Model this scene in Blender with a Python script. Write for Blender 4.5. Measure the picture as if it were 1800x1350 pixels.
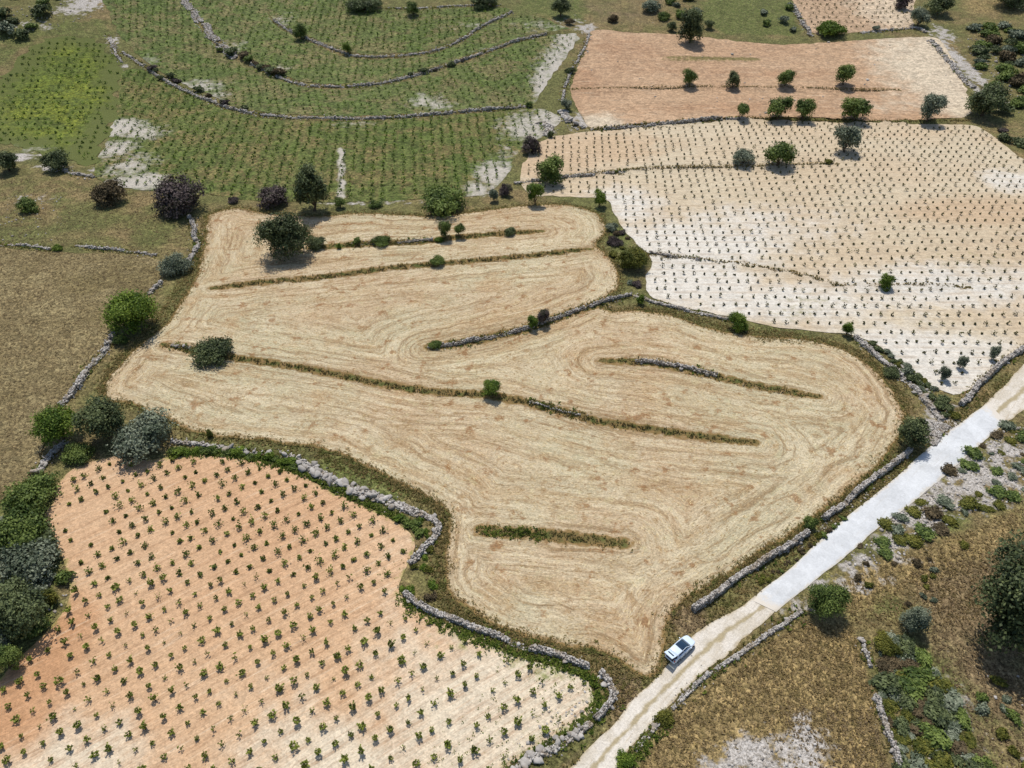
import bpy, math, random
import numpy as np
from mathutils import Vector, Matrix
from mathutils.geometry import delaunay_2d_cdt

for _o in list(bpy.data.objects):
    bpy.data.objects.remove(_o)
scene = bpy.context.scene
COL = scene.collection

# ------------------------------------------------------------------ camera, sky, sun, exposure
CAM_H = 96.0
PITCH = math.radians(40.0)
FPX = 1370.0                       # focal length in photograph pixels (1800 wide)
cd = bpy.data.cameras.new('camera')
cd.sensor_fit = 'HORIZONTAL'
cd.sensor_width = 36.0
cd.lens = 36.0 * FPX / 1800.0
cd.clip_start = 1.0
cd.clip_end = 9000.0
cam = bpy.data.objects.new('camera', cd)
COL.objects.link(cam)
cam.location = (0, 0, CAM_H)
cam.rotation_euler = (math.pi / 2 - PITCH, 0, 0)
scene.camera = cam

SUN_EL = math.radians(65)
SUN_AZ = math.radians(-12)         # from +Y (behind the scene), a little to the left
sdir = Vector((math.sin(SUN_AZ) * math.cos(SUN_EL), math.cos(SUN_AZ) * math.cos(SUN_EL), math.sin(SUN_EL)))
world = bpy.data.worlds.new('World')
scene.world = world
world.use_nodes = True
wnt = world.node_tree
sky = wnt.nodes.new('ShaderNodeTexSky')
sky.sky_type = 'NISHITA'
sky.sun_disc = False
sky.sun_elevation = SUN_EL
sky.sun_rotation = SUN_AZ
wbg = wnt.nodes['Background']
wnt.links.new(sky.outputs[0], wbg.inputs[0])
wbg.inputs[1].default_value = 0.12
sl = bpy.data.lights.new('sun', 'SUN')
sl.energy = 3.85
sl.angle = math.radians(0.5)
sl.color = (1.0, 0.96, 0.9)
so = bpy.data.objects.new('sun', sl)
COL.objects.link(so)
so.rotation_euler = sdir.to_track_quat('Z', 'Y').to_euler()
so.location = (0, 100, 150)
vs = scene.view_settings
vs.view_transform = 'Standard'
vs.look = 'None'
vs.exposure = 0.0
vs.gamma = 1.0
vs.use_curve_mapping = False

# ------------------------------------------------------------------ small tools
def ss(a, b, x):
    t = np.clip((x - a) / (b - a), 0, 1)
    return t * t * (3 - 2 * t)

def lin(c):
    c = c / 255.0
    return c / 12.92 if c <= 0.04045 else ((c + 0.055) / 1.055) ** 2.4

EXPO = 1.16
def C(r, g, b, k=1.0):
    """colour as it looks in full sun -> base colour"""
    return tuple(min(0.86, lin(v) / EXPO * k) for v in (r, g, b)) + (1.0,)

SP, CP = math.sin(PITCH), math.cos(PITCH)
def ray(px, py):
    u = (np.asarray(px, float) - 900) / FPX
    v = -(np.asarray(py, float) - 675) / FPX
    return u, CP + v * SP, -SP + v * CP

def base_h(x, y):
    z = 0.8 * np.sin(x / 37 + 1.3) * np.sin(y / 45 + .4) + 0.4 * np.sin(x / 19 + y / 23)
    z = z + 15 * ss(235, 440, y)
    z = z + 9 * np.exp(-(((x + 190) / 60) ** 2 + ((y - 330) / 70) ** 2))
    return z

def project(hf, px, py, dz=0.0):
    dx, dy, dzr = ray(px, py)
    z = np.zeros_like(dx)
    for _ in range(40):
        t = (CAM_H - z) / -dzr
        z = 0.5 * z + 0.5 * (hf(dx * t, dy * t) + dz)
    t = (CAM_H - z) / -dzr
    return np.stack([dx * t, dy * t], -1)

def seg_dist(P, L):
    """distance, signed side and arc length of points P to the polyline L"""
    best = np.full(len(P), 1e9); side = np.zeros(len(P)); arc = np.zeros(len(P))
    s0 = 0.0
    for a, b in zip(L[:-1], L[1:]):
        d = b - a
        ll = np.hypot(*d)
        if ll < 1e-6:
            continue
        r = P - a
        t = np.clip((r @ d) / ll ** 2, 0, 1)
        q = r - t[:, None] * d
        ds = np.hypot(q[:, 0], q[:, 1])
        cr = d[0] * r[:, 1] - d[1] * r[:, 0]
        m = ds < best
        best[m] = ds[m]; side[m] = np.sign(cr[m]); arc[m] = s0 + t[m] * ll
        s0 += ll
    return best, side, arc, s0

def inside(P, poly):
    x, y = P[:, 0], P[:, 1]
    r = np.zeros(len(P), bool)
    j = len(poly) - 1
    for i in range(len(poly)):
        xi, yi = poly[i]; xj, yj = poly[j]
        if yi != yj:
            r ^= ((yi > y) != (yj > y)) & (x < (xj - xi) * (y - yi) / (yj - yi) + xi)
        j = i
    return r

def smooth_line(L, step=1.0, closed=False):
    """Catmull-Rom through the points, resampled"""
    L = np.asarray(L, float)
    n = len(L)
    out = []
    rng_ = range(n if closed else n - 1)
    for i in rng_:
        p1, p2 = L[i], L[(i + 1) % n]
        p0 = L[i - 1] if (closed or i > 0) else 2 * p1 - p2
        p3 = L[(i + 2) % n] if (closed or i + 2 < n) else 2 * p2 - p1
        k = max(1, int(np.hypot(*(p2 - p1)) / step))
        for q in range(k):
            t = q / k
            out.append(0.5 * ((2 * p1) + (-p0 + p2) * t + (2 * p0 - 5 * p1 + 4 * p2 - p3) * t * t + (-p0 + 3 * p1 - 3 * p2 + p3) * t ** 3))
    if not closed:
        out.append(L[-1])
    return np.array(out)

# terraces: banks that drop towards the camera; pixel polylines left to right, step height in metres
TERR = {
    'a': ([(545, 436), (600, 432), (660, 428), (740, 426), (800, 418), (900, 410), (955, 407)], 0.7),
    'b': ([(370, 507), (450, 498), (560, 488), (680, 472), (760, 465), (850, 457), (930, 450), (1040, 438)], 0.8),
    'c': ([(750, 612), (790, 607), (850, 596), (930, 577), (1000, 552), (1060, 531), (1110, 519)], 0.9),
    'd': ([(285, 606), (330, 614), (420, 631), (480, 639), (540, 649), (600, 660), (680, 677), (760, 689), (850, 694), (910, 704), (990, 724), (1060, 743), (1130, 753), (1220, 766), (1330, 779)], 0.7),
    'e': ([(1055, 635), (1110, 636), (1170, 642), (1240, 657), (1320, 677), (1440, 698)], 0.7),
    'f': ([(843, 932), (900, 936), (960, 941), (1030, 949), (1100, 956)], 0.5),
    'g': ([(905, 322), (960, 317), (1000, 311), (1080, 303), (1150, 296), (1280, 293), (1370, 291), (1475, 288)], 0.8),
    'h': ([(1140, 447), (1200, 455), (1270, 461), (1340, 471), (1420, 486), (1470, 501), (1540, 504), (1620, 501), (1710, 506)], 0.7),
    'i': ([(1005, 157), (1100, 156), (1250, 154), (1400, 156), (1585, 159)], 0.9),
    'j': ([(1035, 228), (1140, 220), (1240, 212), (1350, 209), (1480, 212), (1600, 214), (1705, 212)], 1.0),
    'k': ([(225, 98), (255, 118), (290, 142), (330, 162), (375, 180), (410, 193), (480, 204), (560, 208), (650, 208), (740, 203), (830, 195), (930, 187)], .6),
    'l': ([(330, 15), (380, 77), (415, 102), (440, 112), (480, 131), (520, 146), (570, 152), (640, 150), (700, 140), (770, 120), (830, 100), (900, 75), (960, 60), (1010, 55)], .6),
    'm': ([(450, 12), (480, 35), (510, 55), (545, 70), (600, 92), (640, 100), (700, 98), (760, 90), (810, 70), (850, 45), (900, 22)], .6),
    'n': ([(1170, 103), (1260, 104), (1330, 105)], 0.6),
}
TW = {k: (project(base_h, *np.array(v[0]).T), v[1]) for k, v in TERR.items()}

def hgt(x, y):
    x = np.asarray(x, float); y = np.asarray(y, float)
    sh = x.shape
    P = np.stack([x.ravel(), y.ravel()], -1)
    z = base_h(P[:, 0], P[:, 1])
    for L, a in TW.values():
        lo = L.min(0) - 16; hi = L.max(0) + 16
        m = ((P >= lo) & (P <= hi)).all(1)
        if not m.any():
            continue
        d, sd, arc, tot = seg_dist(P[m], L)
        fade = ss(-1, 7, arc) * ss(-1, 7, tot - arc)
        ds = d * sd
        prof = (ss(-0.55, 0.55, ds) - 0.5) * (1 - ss(0.5, 14, d))
        z[m] += a * prof * fade
    return z.reshape(sh)

GX0, GY0, GST = -340.0, 10.0, 0.5
_gx, _gy = np.meshgrid(np.arange(GX0, 340.1, GST), np.arange(GY0, 480.1, GST))
HG = hgt(_gx, _gy)
def hq(x, y):
    """terrain height from the half-metre grid"""
    u = (np.asarray(x, float) - GX0) / GST; v = (np.asarray(y, float) - GY0) / GST
    i = np.clip(u.astype(int) if isinstance(u, np.ndarray) else int(u), 0, HG.shape[1] - 2)
    j = np.clip(v.astype(int) if isinstance(v, np.ndarray) else int(v), 0, HG.shape[0] - 2)
    a = np.clip(u - i, 0, 1); b = np.clip(v - j, 0, 1)
    return (HG[j, i] * (1 - a) + HG[j, i + 1] * a) * (1 - b) + (HG[j + 1, i] * (1 - a) + HG[j + 1, i + 1] * a) * b

def W(px, py, dz=0.0):
    """photograph pixel -> point on the terrain"""
    p = project(hq, np.atleast_1d(px), np.atleast_1d(py), dz)
    return p
def W1(px, py, dz=0.0):
    p = W(px, py, dz)[0]
    return float(p[0]), float(p[1]), float(hq(p[0], p[1]))
def WL(pts):
    a = np.array(pts, float)
    return W(a[:, 0], a[:, 1])
def px_per_m(x, y, z):
    return FPX / (y * CP + (CAM_H - z) * SP)

# ------------------------------------------------------------------ mesh helpers
def np_mesh(name, V, F, mat=None, attrs=None, smooth=False):
    """V (n,3), F (m,k) with constant k or list of such arrays"""
    me = bpy.data.meshes.new(name)
    Fs = F if isinstance(F, list) else [F]
    Fs = [f for f in Fs if len(f)]
    me.vertices.add(len(V))
    me.vertices.foreach_set('co', np.asarray(V, np.float32).ravel())
    nl = sum(f.size for f in Fs); nf = sum(len(f) for f in Fs)
    me.loops.add(nl); me.polygons.add(nf)
    me.loops.foreach_set('vertex_index', np.concatenate([f.ravel() for f in Fs]).astype(np.int32))
    tot = np.concatenate([np.full(len(f), f.shape[1]) for f in Fs]).astype(np.int32)
    st = np.concatenate([[0], np.cumsum(tot)[:-1]]).astype(np.int32)
    me.polygons.foreach_set('loop_start', st)
    if smooth:
        me.polygons.foreach_set('use_smooth', np.ones(nf, bool))
    for k, v in (attrs or {}).items():
        at = me.attributes.new(k, 'FLOAT', 'POINT')
        at.data.foreach_set('value', np.asarray(v, np.float32))
    me.update(calc_edges=True)
    me.validate()
    if mat:
        me.materials.append(mat)
    return me

def add(name, me, parent=None, **props):
    o = bpy.data.objects.new(name, me)
    COL.objects.link(o)
    if parent is not None:
        o.parent = parent
    for k, v in props.items():
        if v is not None:
            o[k] = v
    return o

def empty(name, loc, rz=0.0, label=None, category=None, group=None):
    o = bpy.data.objects.new(name, None)
    o.empty_display_size = 0.3
    COL.objects.link(o)
    o.location = loc
    o.rotation_euler = (0, 0, rz)
    if label: o['label'] = label
    if category: o['category'] = category
    if group: o['group'] = group
    return o

class Buf:
    def __init__(s):
        s.V = []; s.F = []; s.T = []; s.n = 0
    def put(s, V, F, t=0.0):
        V = np.asarray(V, float); F = np.asarray(F)
        s.V.append(V); s.F.append(F + s.n)
        s.T.append(np.broadcast_to(np.asarray(t, float), (len(V),)))
        s.n += len(V)
    def mesh(s, name, mat, smooth=False):
        by = {}
        for f in s.F:
            by.setdefault(f.shape[1], []).append(f)
        return np_mesh(name, np.concatenate(s.V), [np.concatenate(v) for v in by.values()], mat, {'tint': np.concatenate(s.T)}, smooth)

def tube(path, radii, k=6):
    path = [Vector(p) for p in path]
    V = []; F = []
    for i, p in enumerate(path):
        d = (path[min(i + 1, len(path) - 1)] - path[max(i - 1, 0)]).normalized()
        a = d.orthogonal().normalized(); b = d.cross(a)
        for j in range(k):
            t = 2 * math.pi * j / k
            V.append(p + (a * math.cos(t) + b * math.sin(t)) * radii[i])
    for i in range(len(path) - 1):
        for j in range(k):
            F.append((i * k + j, i * k + (j + 1) % k, (i + 1) * k + (j + 1) % k, (i + 1) * k + j))
    return np.array([tuple(v) for v in V]), np.array(F)

def leaf_quads(Cn, Nn, size, rng, asp=1.5):
    """leaf-shaped quads at centres Cn facing roughly Nn"""
    n = len(Cn)
    N = Nn / (np.linalg.norm(Nn, axis=1, keepdims=True) + 1e-9)
    r = rng.normal(size=(n, 3))
    U = np.cross(N, r); U /= np.linalg.norm(U, axis=1, keepdims=True) + 1e-9
    Vv = np.cross(N, U)
    s = np.broadcast_to(np.asarray(size, float), (n,))[:, None] * 0.5
    a = U * s * asp; b = Vv * s
    bend = N * s * 0.35
    V = np.stack([Cn - a - bend, Cn - b, Cn + a - bend, Cn + b], 1).reshape(-1, 3)
    F = np.arange(4 * n).reshape(n, 4)
    return V, F

# ------------------------------------------------------------------ materials
class MB:
    def __init__(s, name, rough=0.9, spec=0.15):
        s.m = bpy.data.materials.new(name)
        s.m.use_nodes = True
        s.nt = s.m.node_tree
        s.b = s.nt.nodes['Principled BSDF']
        s.b.inputs['Roughness'].default_value = rough
        s.b.inputs['Specular IOR Level'].default_value = spec
    def node(s, t, **kw):
        n = s.nt.nodes.new(t)
        for k, v in kw.items():
            setattr(n, k, v)
        return n
    def put(s, inp, v):
        if isinstance(v, bpy.types.NodeSocket):
            s.nt.links.new(v, inp)
        else:
            inp.default_value = v
    def pos(s):
        if not hasattr(s, '_p'):
            s._p = s.node('ShaderNodeNewGeometry').outputs['Position']
        return s._p
    def xyz(s):
        if not hasattr(s, '_x'):
            n = s.node('ShaderNodeSeparateXYZ'); s.put(n.inputs[0], s.pos()); s._x = n.outputs
        return s._x
    def attr(s, name):
        return s.node('ShaderNodeAttribute', attribute_name=name).outputs['Fac']
    def math(s, op, a, b=0.0, c=0.0):
        n = s.node('ShaderNodeMath', operation=op)
        s.put(n.inputs[0], a); s.put(n.inputs[1], b); s.put(n.inputs[2], c)
        return n.outputs[0]
    def vec(s, x, y, z=0.0):
        n = s.node('ShaderNodeCombineXYZ')
        s.put(n.inputs[0], x); s.put(n.inputs[1], y); s.put(n.inputs[2], z)
        return n.outputs[0]
    def noise(s, scale, detail=3.0, rough=0.55, vec=None, dist=0.0):
        n = s.node('ShaderNodeTexNoise')
        s.put(n.inputs['Vector'], vec if vec is not None else s.pos())
        n.inputs['Scale'].default_value = scale
        n.inputs['Detail'].default_value = detail
        n.inputs['Roughness'].default_value = rough
        n.inputs['Distortion'].default_value = dist
        return n.outputs['Fac']
    def voro(s, scale, vec=None, out='Distance'):
        n = s.node('ShaderNodeTexVoronoi')
        s.put(n.inputs['Vector'], vec if vec is not None else s.pos())
        n.inputs['Scale'].default_value = scale
        return n.outputs[out]
    def speckle(s, c, scale, lo, hi, amt=1.0, vec=None):
        """grain: every small clod a little lighter or darker"""
        n = s.node('ShaderNodeTexVoronoi', voronoi_dimensions='2D')
        s.put(n.inputs['Vector'], vec if vec is not None else s.pos())
        n.inputs['Scale'].default_value = scale
        q = s.node('ShaderNodeSeparateColor'); s.put(q.inputs[0], n.outputs['Color'])
        k = s.math('MULTIPLY_ADD', q.outputs[0], hi - lo, lo)
        return s.mix(amt, c, k, 'MULTIPLY')
    def rng(s, v, a, b, lo=0.0, hi=1.0):
        n = s.node('ShaderNodeMapRange', interpolation_type='SMOOTHSTEP')
        s.put(n.inputs['Value'], v)
        n.inputs['From Min'].default_value = a; n.inputs['From Max'].default_value = b
        n.inputs['To Min'].default_value = lo; n.inputs['To Max'].default_value = hi
        return n.outputs[0]
    def mix(s, f, a, b, mode='MIX'):
        n = s.node('ShaderNodeMix', data_type='RGBA', blend_type=mode)
        s.put(n.inputs[0], f); s.put(n.inputs[6], a); s.put(n.inputs[7], b)
        return n.outputs[2]
    def rot(s, ang, sx, sy):
        """world xy turned by ang and scaled: stretch along the turned x axis with small sx"""
        x, y = s.xyz()[0], s.xyz()[1]
        c, n = math.cos(ang), math.sin(ang)
        a = s.math('ADD', s.math('MULTIPLY', x, c), s.math('MULTIPLY', y, n))
        b = s.math('SUBTRACT', s.math('MULTIPLY', y, c), s.math('MULTIPLY', x, n))
        return s.vec(s.math('MULTIPLY', a, sx), s.math('MULTIPLY', b, sy))
    def bump(s, hsock, strength, dist):
        n = s.node('ShaderNodeBump')
        n.inputs['Strength'].default_value = strength
        n.inputs['Distance'].default_value = dist
        s.put(n.inputs['Height'], hsock)
        s.nt.links.new(n.outputs[0], s.b.inputs['Normal'])
    def done(s, col):
        s.put(s.b.inputs['Base Color'], col)
        return s.m

def m_stubble():
    m = MB('stubble')
    phi = m.attr('phi'); bank = m.attr('bank')
    x, y = m.xyz()[0], m.xyz()[1]
    wob = m.math('ADD', m.math('MULTIPLY', m.noise(0.07, 2), 5.0), m.math('MULTIPLY', m.noise(0.45, 2), 1.1))
    ph = m.math('ADD', phi, wob)
    v1 = m.vec(m.math('MULTIPLY', ph, 1.1), m.math('MULTIPLY', x, 0.10), m.math('MULTIPLY', y, 0.10))
    v2 = m.vec(m.math('MULTIPLY', ph, 3.4), m.math('MULTIPLY', x, 0.55), m.math('MULTIPLY', y, 0.55))
    s1 = m.noise(1.0, 4, 0.65, v1); s2 = m.noise(1.0, 3, 0.65, v2)
    big = m.noise(0.03, 3, 0.55); mid = m.noise(0.13, 4, 0.62); fine = m.noise(3.4, 3, 0.7); blot = m.noise(0.5, 4, 0.65)
    # parallel machine passes, clear along the headlands and blurred in the middle
    pp = m.math('ADD', phi, m.math('ADD', m.math('MULTIPLY', m.noise(0.06, 2), 5.0), m.math('MULTIPLY', m.noise(0.3, 2), .8)))
    vl = m.vec(m.math('MULTIPLY', pp, .95), m.math('MULTIPLY', x, .028), m.math('MULTIPLY', y, .028))
    vm = m.vec(m.math('MULTIPLY', pp, .30), m.math('MULTIPLY', x, .02), m.math('MULTIPLY', y, .02))
    sw = m.noise(1.0, 2.5, .62, vl); sw2 = m.noise(1.0, 2, .5, vm)
    swm = m.rng(phi, 20, 3, .45, 1.0)
    c = m.mix(m.rng(big, .40, .60), C(198, 174, 140), C(194, 182, 148))
    c = m.mix(m.math('MULTIPLY', m.rng(mid, .5, .68), .6), c, C(212, 196, 164))
    c = m.mix(m.math('MULTIPLY', m.rng(mid, .46, .32), .5), c, C(188, 154, 112))
    c = m.mix(m.math('MULTIPLY', m.rng(sw2, .48, .66), m.math('MULTIPLY', swm, .6)), c, C(184, 154, 114))
    c = m.mix(m.math('MULTIPLY', m.rng(sw, .55, .66), m.math('MULTIPLY', swm, .72)), c, C(150, 124, 90))
    c = m.mix(m.math('MULTIPLY', m.rng(sw, .47, .36), m.math('MULTIPLY', swm, .62)), c, C(220, 204, 170))
    c = m.mix(m.math('MULTIPLY', m.rng(s1, .50, .66), .62), c, C(154, 126, 90))
    c = m.mix(m.math('MULTIPLY', m.rng(s1, .48, .34), .5), c, C(216, 200, 166))
    c = m.mix(m.math('MULTIPLY', m.rng(s2, .54, .70), .4), c, C(146, 120, 84))
    c = m.mix(m.math('MULTIPLY', m.rng(s2, .46, .32), .35), c, C(228, 212, 176))
    c = m.mix(m.math('MULTIPLY', m.rng(blot, .56, .68), .55), c, C(156, 122, 80))
    c = m.mix(m.math('MULTIPLY', m.rng(blot, .44, .30), .3), c, C(204, 196, 150))
    c = m.mix(m.math('MULTIPLY', m.rng(fine, .5, .74), .35), c, C(134, 112, 78))
    spots = m.noise(0.3, 4, 0.65)
    c = m.mix(m.math('MULTIPLY', m.rng(spots, .57, .67), .75), c, C(148, 108, 68))
    c = m.speckle(c, 5.0, .78, 1.17)
    bn = m.math('ADD', bank, m.math('MULTIPLY', m.math('SUBTRACT', m.noise(0.9, 3), .5), 2.2))
    c = m.mix(m.rng(bn, 1.5, .8), c, C(150, 122, 78))
    c = m.mix(m.rng(bn, .95, .3), c, m.mix(m.rng(m.noise(.35, 3), .42, .6), C(100, 104, 56), C(124, 108, 68)))
    hh = m.math('ADD', m.math('ADD', s2, m.math('MULTIPLY', sw, 1.2)), m.math('MULTIPLY', fine, .9))
    m.bump(hh, 0.7, 0.25)
    return m.done(c)

def m_soil(name, base, deep, pale, row_ang, row_w, lines=0.35, pale_amt=1.0, clod=0.4, grain=5.5, amp=.18, weed=None):
    m = MB(name)
    big = m.noise(0.03, 3); mid = m.noise(0.2, 4, .6); fine = m.noise(2.6, 3, .65)
    pa = m.math('ADD', m.attr('pale'), m.math('MULTIPLY', m.math('SUBTRACT', mid, .5), .9))
    da = m.math('ADD', m.attr('deep'), m.math('MULTIPLY', m.math('SUBTRACT', mid, .5), .7))
    c = m.mix(m.rng(big, .35, .65, 0, .45), base, deep)
    c = m.mix(m.rng(da, .3, .8), c, deep)
    c = m.mix(m.math('MULTIPLY', m.rng(pa, .25, .8), pale_amt), c, pale)
    st = m.noise(1.0, 4, .6, m.rot(row_ang, .10, 1.7))
    st2 = m.noise(1.0, 3, .6, m.rot(row_ang, .5, 4.5))
    c = m.mix(m.math('MULTIPLY', m.rng(st, .54, .72), lines), c, tuple(v * .62 for v in deep[:3]) + (1,))
    c = m.mix(m.math('MULTIPLY', m.rng(st, .45, .3), lines * .8), c, tuple(min(.86, v * 1.15) for v in pale[:3]) + (1,))
    if row_w > 1.5:
        q = m.rot(row_ang, 1.0, 1.0)
        sx = m.node('ShaderNodeSeparateXYZ'); m.put(sx.inputs[0], q)
        co = m.math('ADD', sx.outputs[1], m.math('MULTIPLY', m.math('SUBTRACT', m.noise(.12, 2), .5), 1.2))
        fw = m.math('SINE', m.math('MULTIPLY', co, 2 * math.pi / row_w))
        fw3 = m.math('SINE', m.math('MULTIPLY', co, 6 * math.pi / row_w))
        fm = m.rng(m.noise(.25, 3, .6), .35, .65, .1, 1.0)
        c = m.mix(m.math('MULTIPLY', m.rng(fw, .75, 1.0), m.math('MULTIPLY', fm, .5)), c, tuple(v * .72 for v in deep[:3]) + (1,))
        c = m.mix(m.math('MULTIPLY', m.rng(fw3, .3, 1.0), m.math('MULTIPLY', fm, .28)), c, tuple(v * .85 for v in deep[:3]) + (1,))
    c = m.mix(m.math('MULTIPLY', m.rng(fine, .55, .75), clod), c, tuple(v * .6 for v in deep[:3]) + (1,))
    c = m.mix(m.math('MULTIPLY', m.rng(st2, .58, .75), .3), c, tuple(v * .7 for v in deep[:3]) + (1,))
    if weed:
        wa = m.math('ADD', m.attr('weed'), m.math('MULTIPLY', m.math('SUBTRACT', m.noise(0.7, 4, .65), .5), 1.3))
        c = m.mix(m.rng(wa, .35, .8, 0, .85), c, weed)
    c = m.speckle(c, grain, 1 - amp, 1 + amp * .8)
    c = m.speckle(c, grain * .42, 1 - amp * .7, 1 + amp * .6)
    m.bump(m.math('ADD', m.math('ADD', st, st2), m.math('MULTIPLY', fine, .7)), .55, .2)
    return m.done(c)

def m_grass(name, cols, white=None, scale=1.0, row_ang=None, grain=2.0, fringe=None):
    m = MB(name)
    a = m.noise(0.022 * scale, 3, .6); b = m.noise(0.11 * scale, 4, .65); f = m.noise(1.3, 4, .7); g = m.noise(3.5, 2, .6)
    c = m.mix(m.rng(a, .42, .58), cols[0], cols[1])
    c = m.mix(m.rng(b, .46, .60), c, cols[2])
    c = m.mix(m.math('MULTIPLY', m.rng(b, .44, .34), .6), c, tuple(v * 1.2 for v in cols[1][:3]) + (1,))
    c = m.mix(m.math('MULTIPLY', m.rng(f, .45, .62), .75), c, cols[3])
    if row_ang is not None:
        st = m.noise(1.0, 3, .6, m.rot(row_ang, .06, .42))
        c = m.mix(m.math('MULTIPLY', m.rng(st, .52, .66), .5), c, cols[3])
        c = m.mix(m.math('MULTIPLY', m.rng(st, .46, .32), .4), c, cols[2])
    c = m.mix(m.math('MULTIPLY', m.rng(g, .55, .7), .6), c, tuple(v * .45 for v in cols[0][:3]) + (1,))
    c = m.speckle(c, grain, .58, 1.42)
    c = m.speckle(c, grain * .4, .74, 1.26)
    if fringe:
        fr = m.math('ADD', m.attr('din'), m.math('MULTIPLY', m.math('SUBTRACT', m.noise(.09, 4, .65), .5), 26.0))
        c = m.mix(m.rng(fr, 12.0, 2.0), c, fringe)
    if white:
        wa = m.math('ADD', m.attr('pale'), m.math('MULTIPLY', m.math('SUBTRACT', m.noise(0.35, 5, .7), .5), 1.5))
        c = m.mix(m.rng(wa, .34, .88, 0, .95), c, m.mix(m.rng(f, .42, .6), white, tuple(v * .8 for v in white[:3]) + (1,)))
    m.bump(m.math('ADD', f, g), .9, .4)
    return m.done(c)

def m_ground():
    m = MB('wild_ground')
    a = m.noise(0.03, 3, .6); b = m.noise(0.14, 4, .65); f = m.noise(1.1, 4, .7); g = m.noise(3.2, 3, .65)
    gr = m.attr('green'); go = m.attr('gold'); wh = m.attr('pale'); br = m.attr('brown')
    c = m.mix(m.rng(b, .4, .62), C(140, 122, 84), C(120, 114, 70))
    c = m.mix(m.rng(a, .42, .6), c, C(112, 112, 66))
    jit = m.math('MULTIPLY', m.math('SUBTRACT', b, .5), 1.1)
    c = m.mix(m.rng(m.math('ADD', gr, jit), .3, .75), c, m.mix(m.rng(f, .4, .6), C(98, 108, 54), C(116, 118, 70)))
    c = m.mix(m.rng(m.math('ADD', br, jit), .3, .75), c, m.mix(m.rng(f, .4, .6), C(130, 110, 82), C(152, 132, 98)))
    c = m.mix(m.rng(m.math('ADD', go, jit), .3, .75), c, m.mix(m.rng(f, .38, .62), C(172, 148, 102), C(136, 118, 76)))
    c = m.mix(m.math('MULTIPLY', m.rng(g, .5, .68), .7), c, C(84, 76, 48))
    c = m.mix(m.math('MULTIPLY', m.rng(g, .45, .3), .35), c, C(176, 158, 112))
    c = m.speckle(c, 5.0, .60, 1.36)
    c = m.speckle(c, 1.7, .74, 1.26)
    c = m.speckle(c, .55, .84, 1.16)
    w = m.math('ADD', wh, m.math('MULTIPLY', m.math('SUBTRACT', m.noise(0.4, 5, .72), .5), 1.8))
    c = m.mix(m.rng(w, .45, .7), c, m.mix(m.rng(g, .4, .65), C(212, 204, 194), C(150, 142, 130)))
    c = m.speckle(c, 3.4, .82, 1.14)
    m.bump(m.math('ADD', f, g), .9, .35)
    return m.done(c)

def m_dirt():
    m = MB('dirt_track')
    u = m.attr('across')
    mid = m.noise(.3, 4, .65); f = m.noise(4, 3, .7); st = m.noise(1.0, 4, .65, m.rot(math.radians(48), .12, 2.0))
    c = m.mix(m.rng(mid, .38, .62), C(208, 197, 178), C(224, 215, 200))
    c = m.mix(m.math('MULTIPLY', m.rng(st, .54, .7), .5), c, C(188, 170, 142))
    ridge = m.math('ADD', m.math('ABSOLUTE', u), m.math('MULTIPLY', m.math('SUBTRACT', m.noise(.8, 3), .5), .5))
    c = m.mix(m.math('MULTIPLY', m.rng(ridge, .26, .04), .9), c, C(172, 156, 120))
    c = m.mix(m.math('MULTIPLY', m.rng(ridge, .8, 1.05), .85), c, C(180, 162, 128))
    c = m.mix(m.math('MULTIPLY', m.rng(f, .56, .72), .35), c, C(160, 144, 120))
    c = m.speckle(c, 6.0, .86, 1.1)
    m.bump(m.math('ADD', f, st), .5, .1)
    return m.done(c)

def m_concrete():
    m = MB('pale_concrete', .75, .3)
    mid = m.noise(.22, 5, .65); f = m.noise(5, 3, .7); st = m.noise(1.0, 4, .6, m.rot(math.radians(42), .1, 1.3))
    c = m.mix(m.rng(mid, .36, .64), C(206, 207, 206), C(220, 221, 220))
    c = m.mix(m.math('MULTIPLY', m.rng(st, .55, .7), .4), c, C(200, 197, 190))
    c = m.mix(m.math('MULTIPLY', m.rng(m.noise(1.2, 4, .7), .64, .74), .5), c, C(186, 182, 172))
    c = m.mix(m.math('MULTIPLY', m.rng(f, .6, .75), .25), c, C(170, 172, 170))
    c = m.speckle(c, 5.0, .93, 1.05)
    c = m.speckle(c, 1.1, .95, 1.04)
    # dusty broken ends where the slab runs out into the track
    en = m.math('ADD', m.attr('ends'), m.math('MULTIPLY', m.math('SUBTRACT', m.noise(.8, 4, .65), .5), 5.0))
    c = m.mix(m.rng(en, 2.6, .6), c, C(220, 210, 194))
    ed = m.math('ADD', m.math('ABSOLUTE', m.attr('across')), m.math('MULTIPLY', m.math('SUBTRACT', m.noise(.9, 4, .65), .5), .7))
    c = m.mix(m.math('MULTIPLY', m.rng(ed, .78, 1.0), .7), c, C(206, 194, 172))
    m.bump(f, .2, .03)
    return m.done(c)

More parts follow.
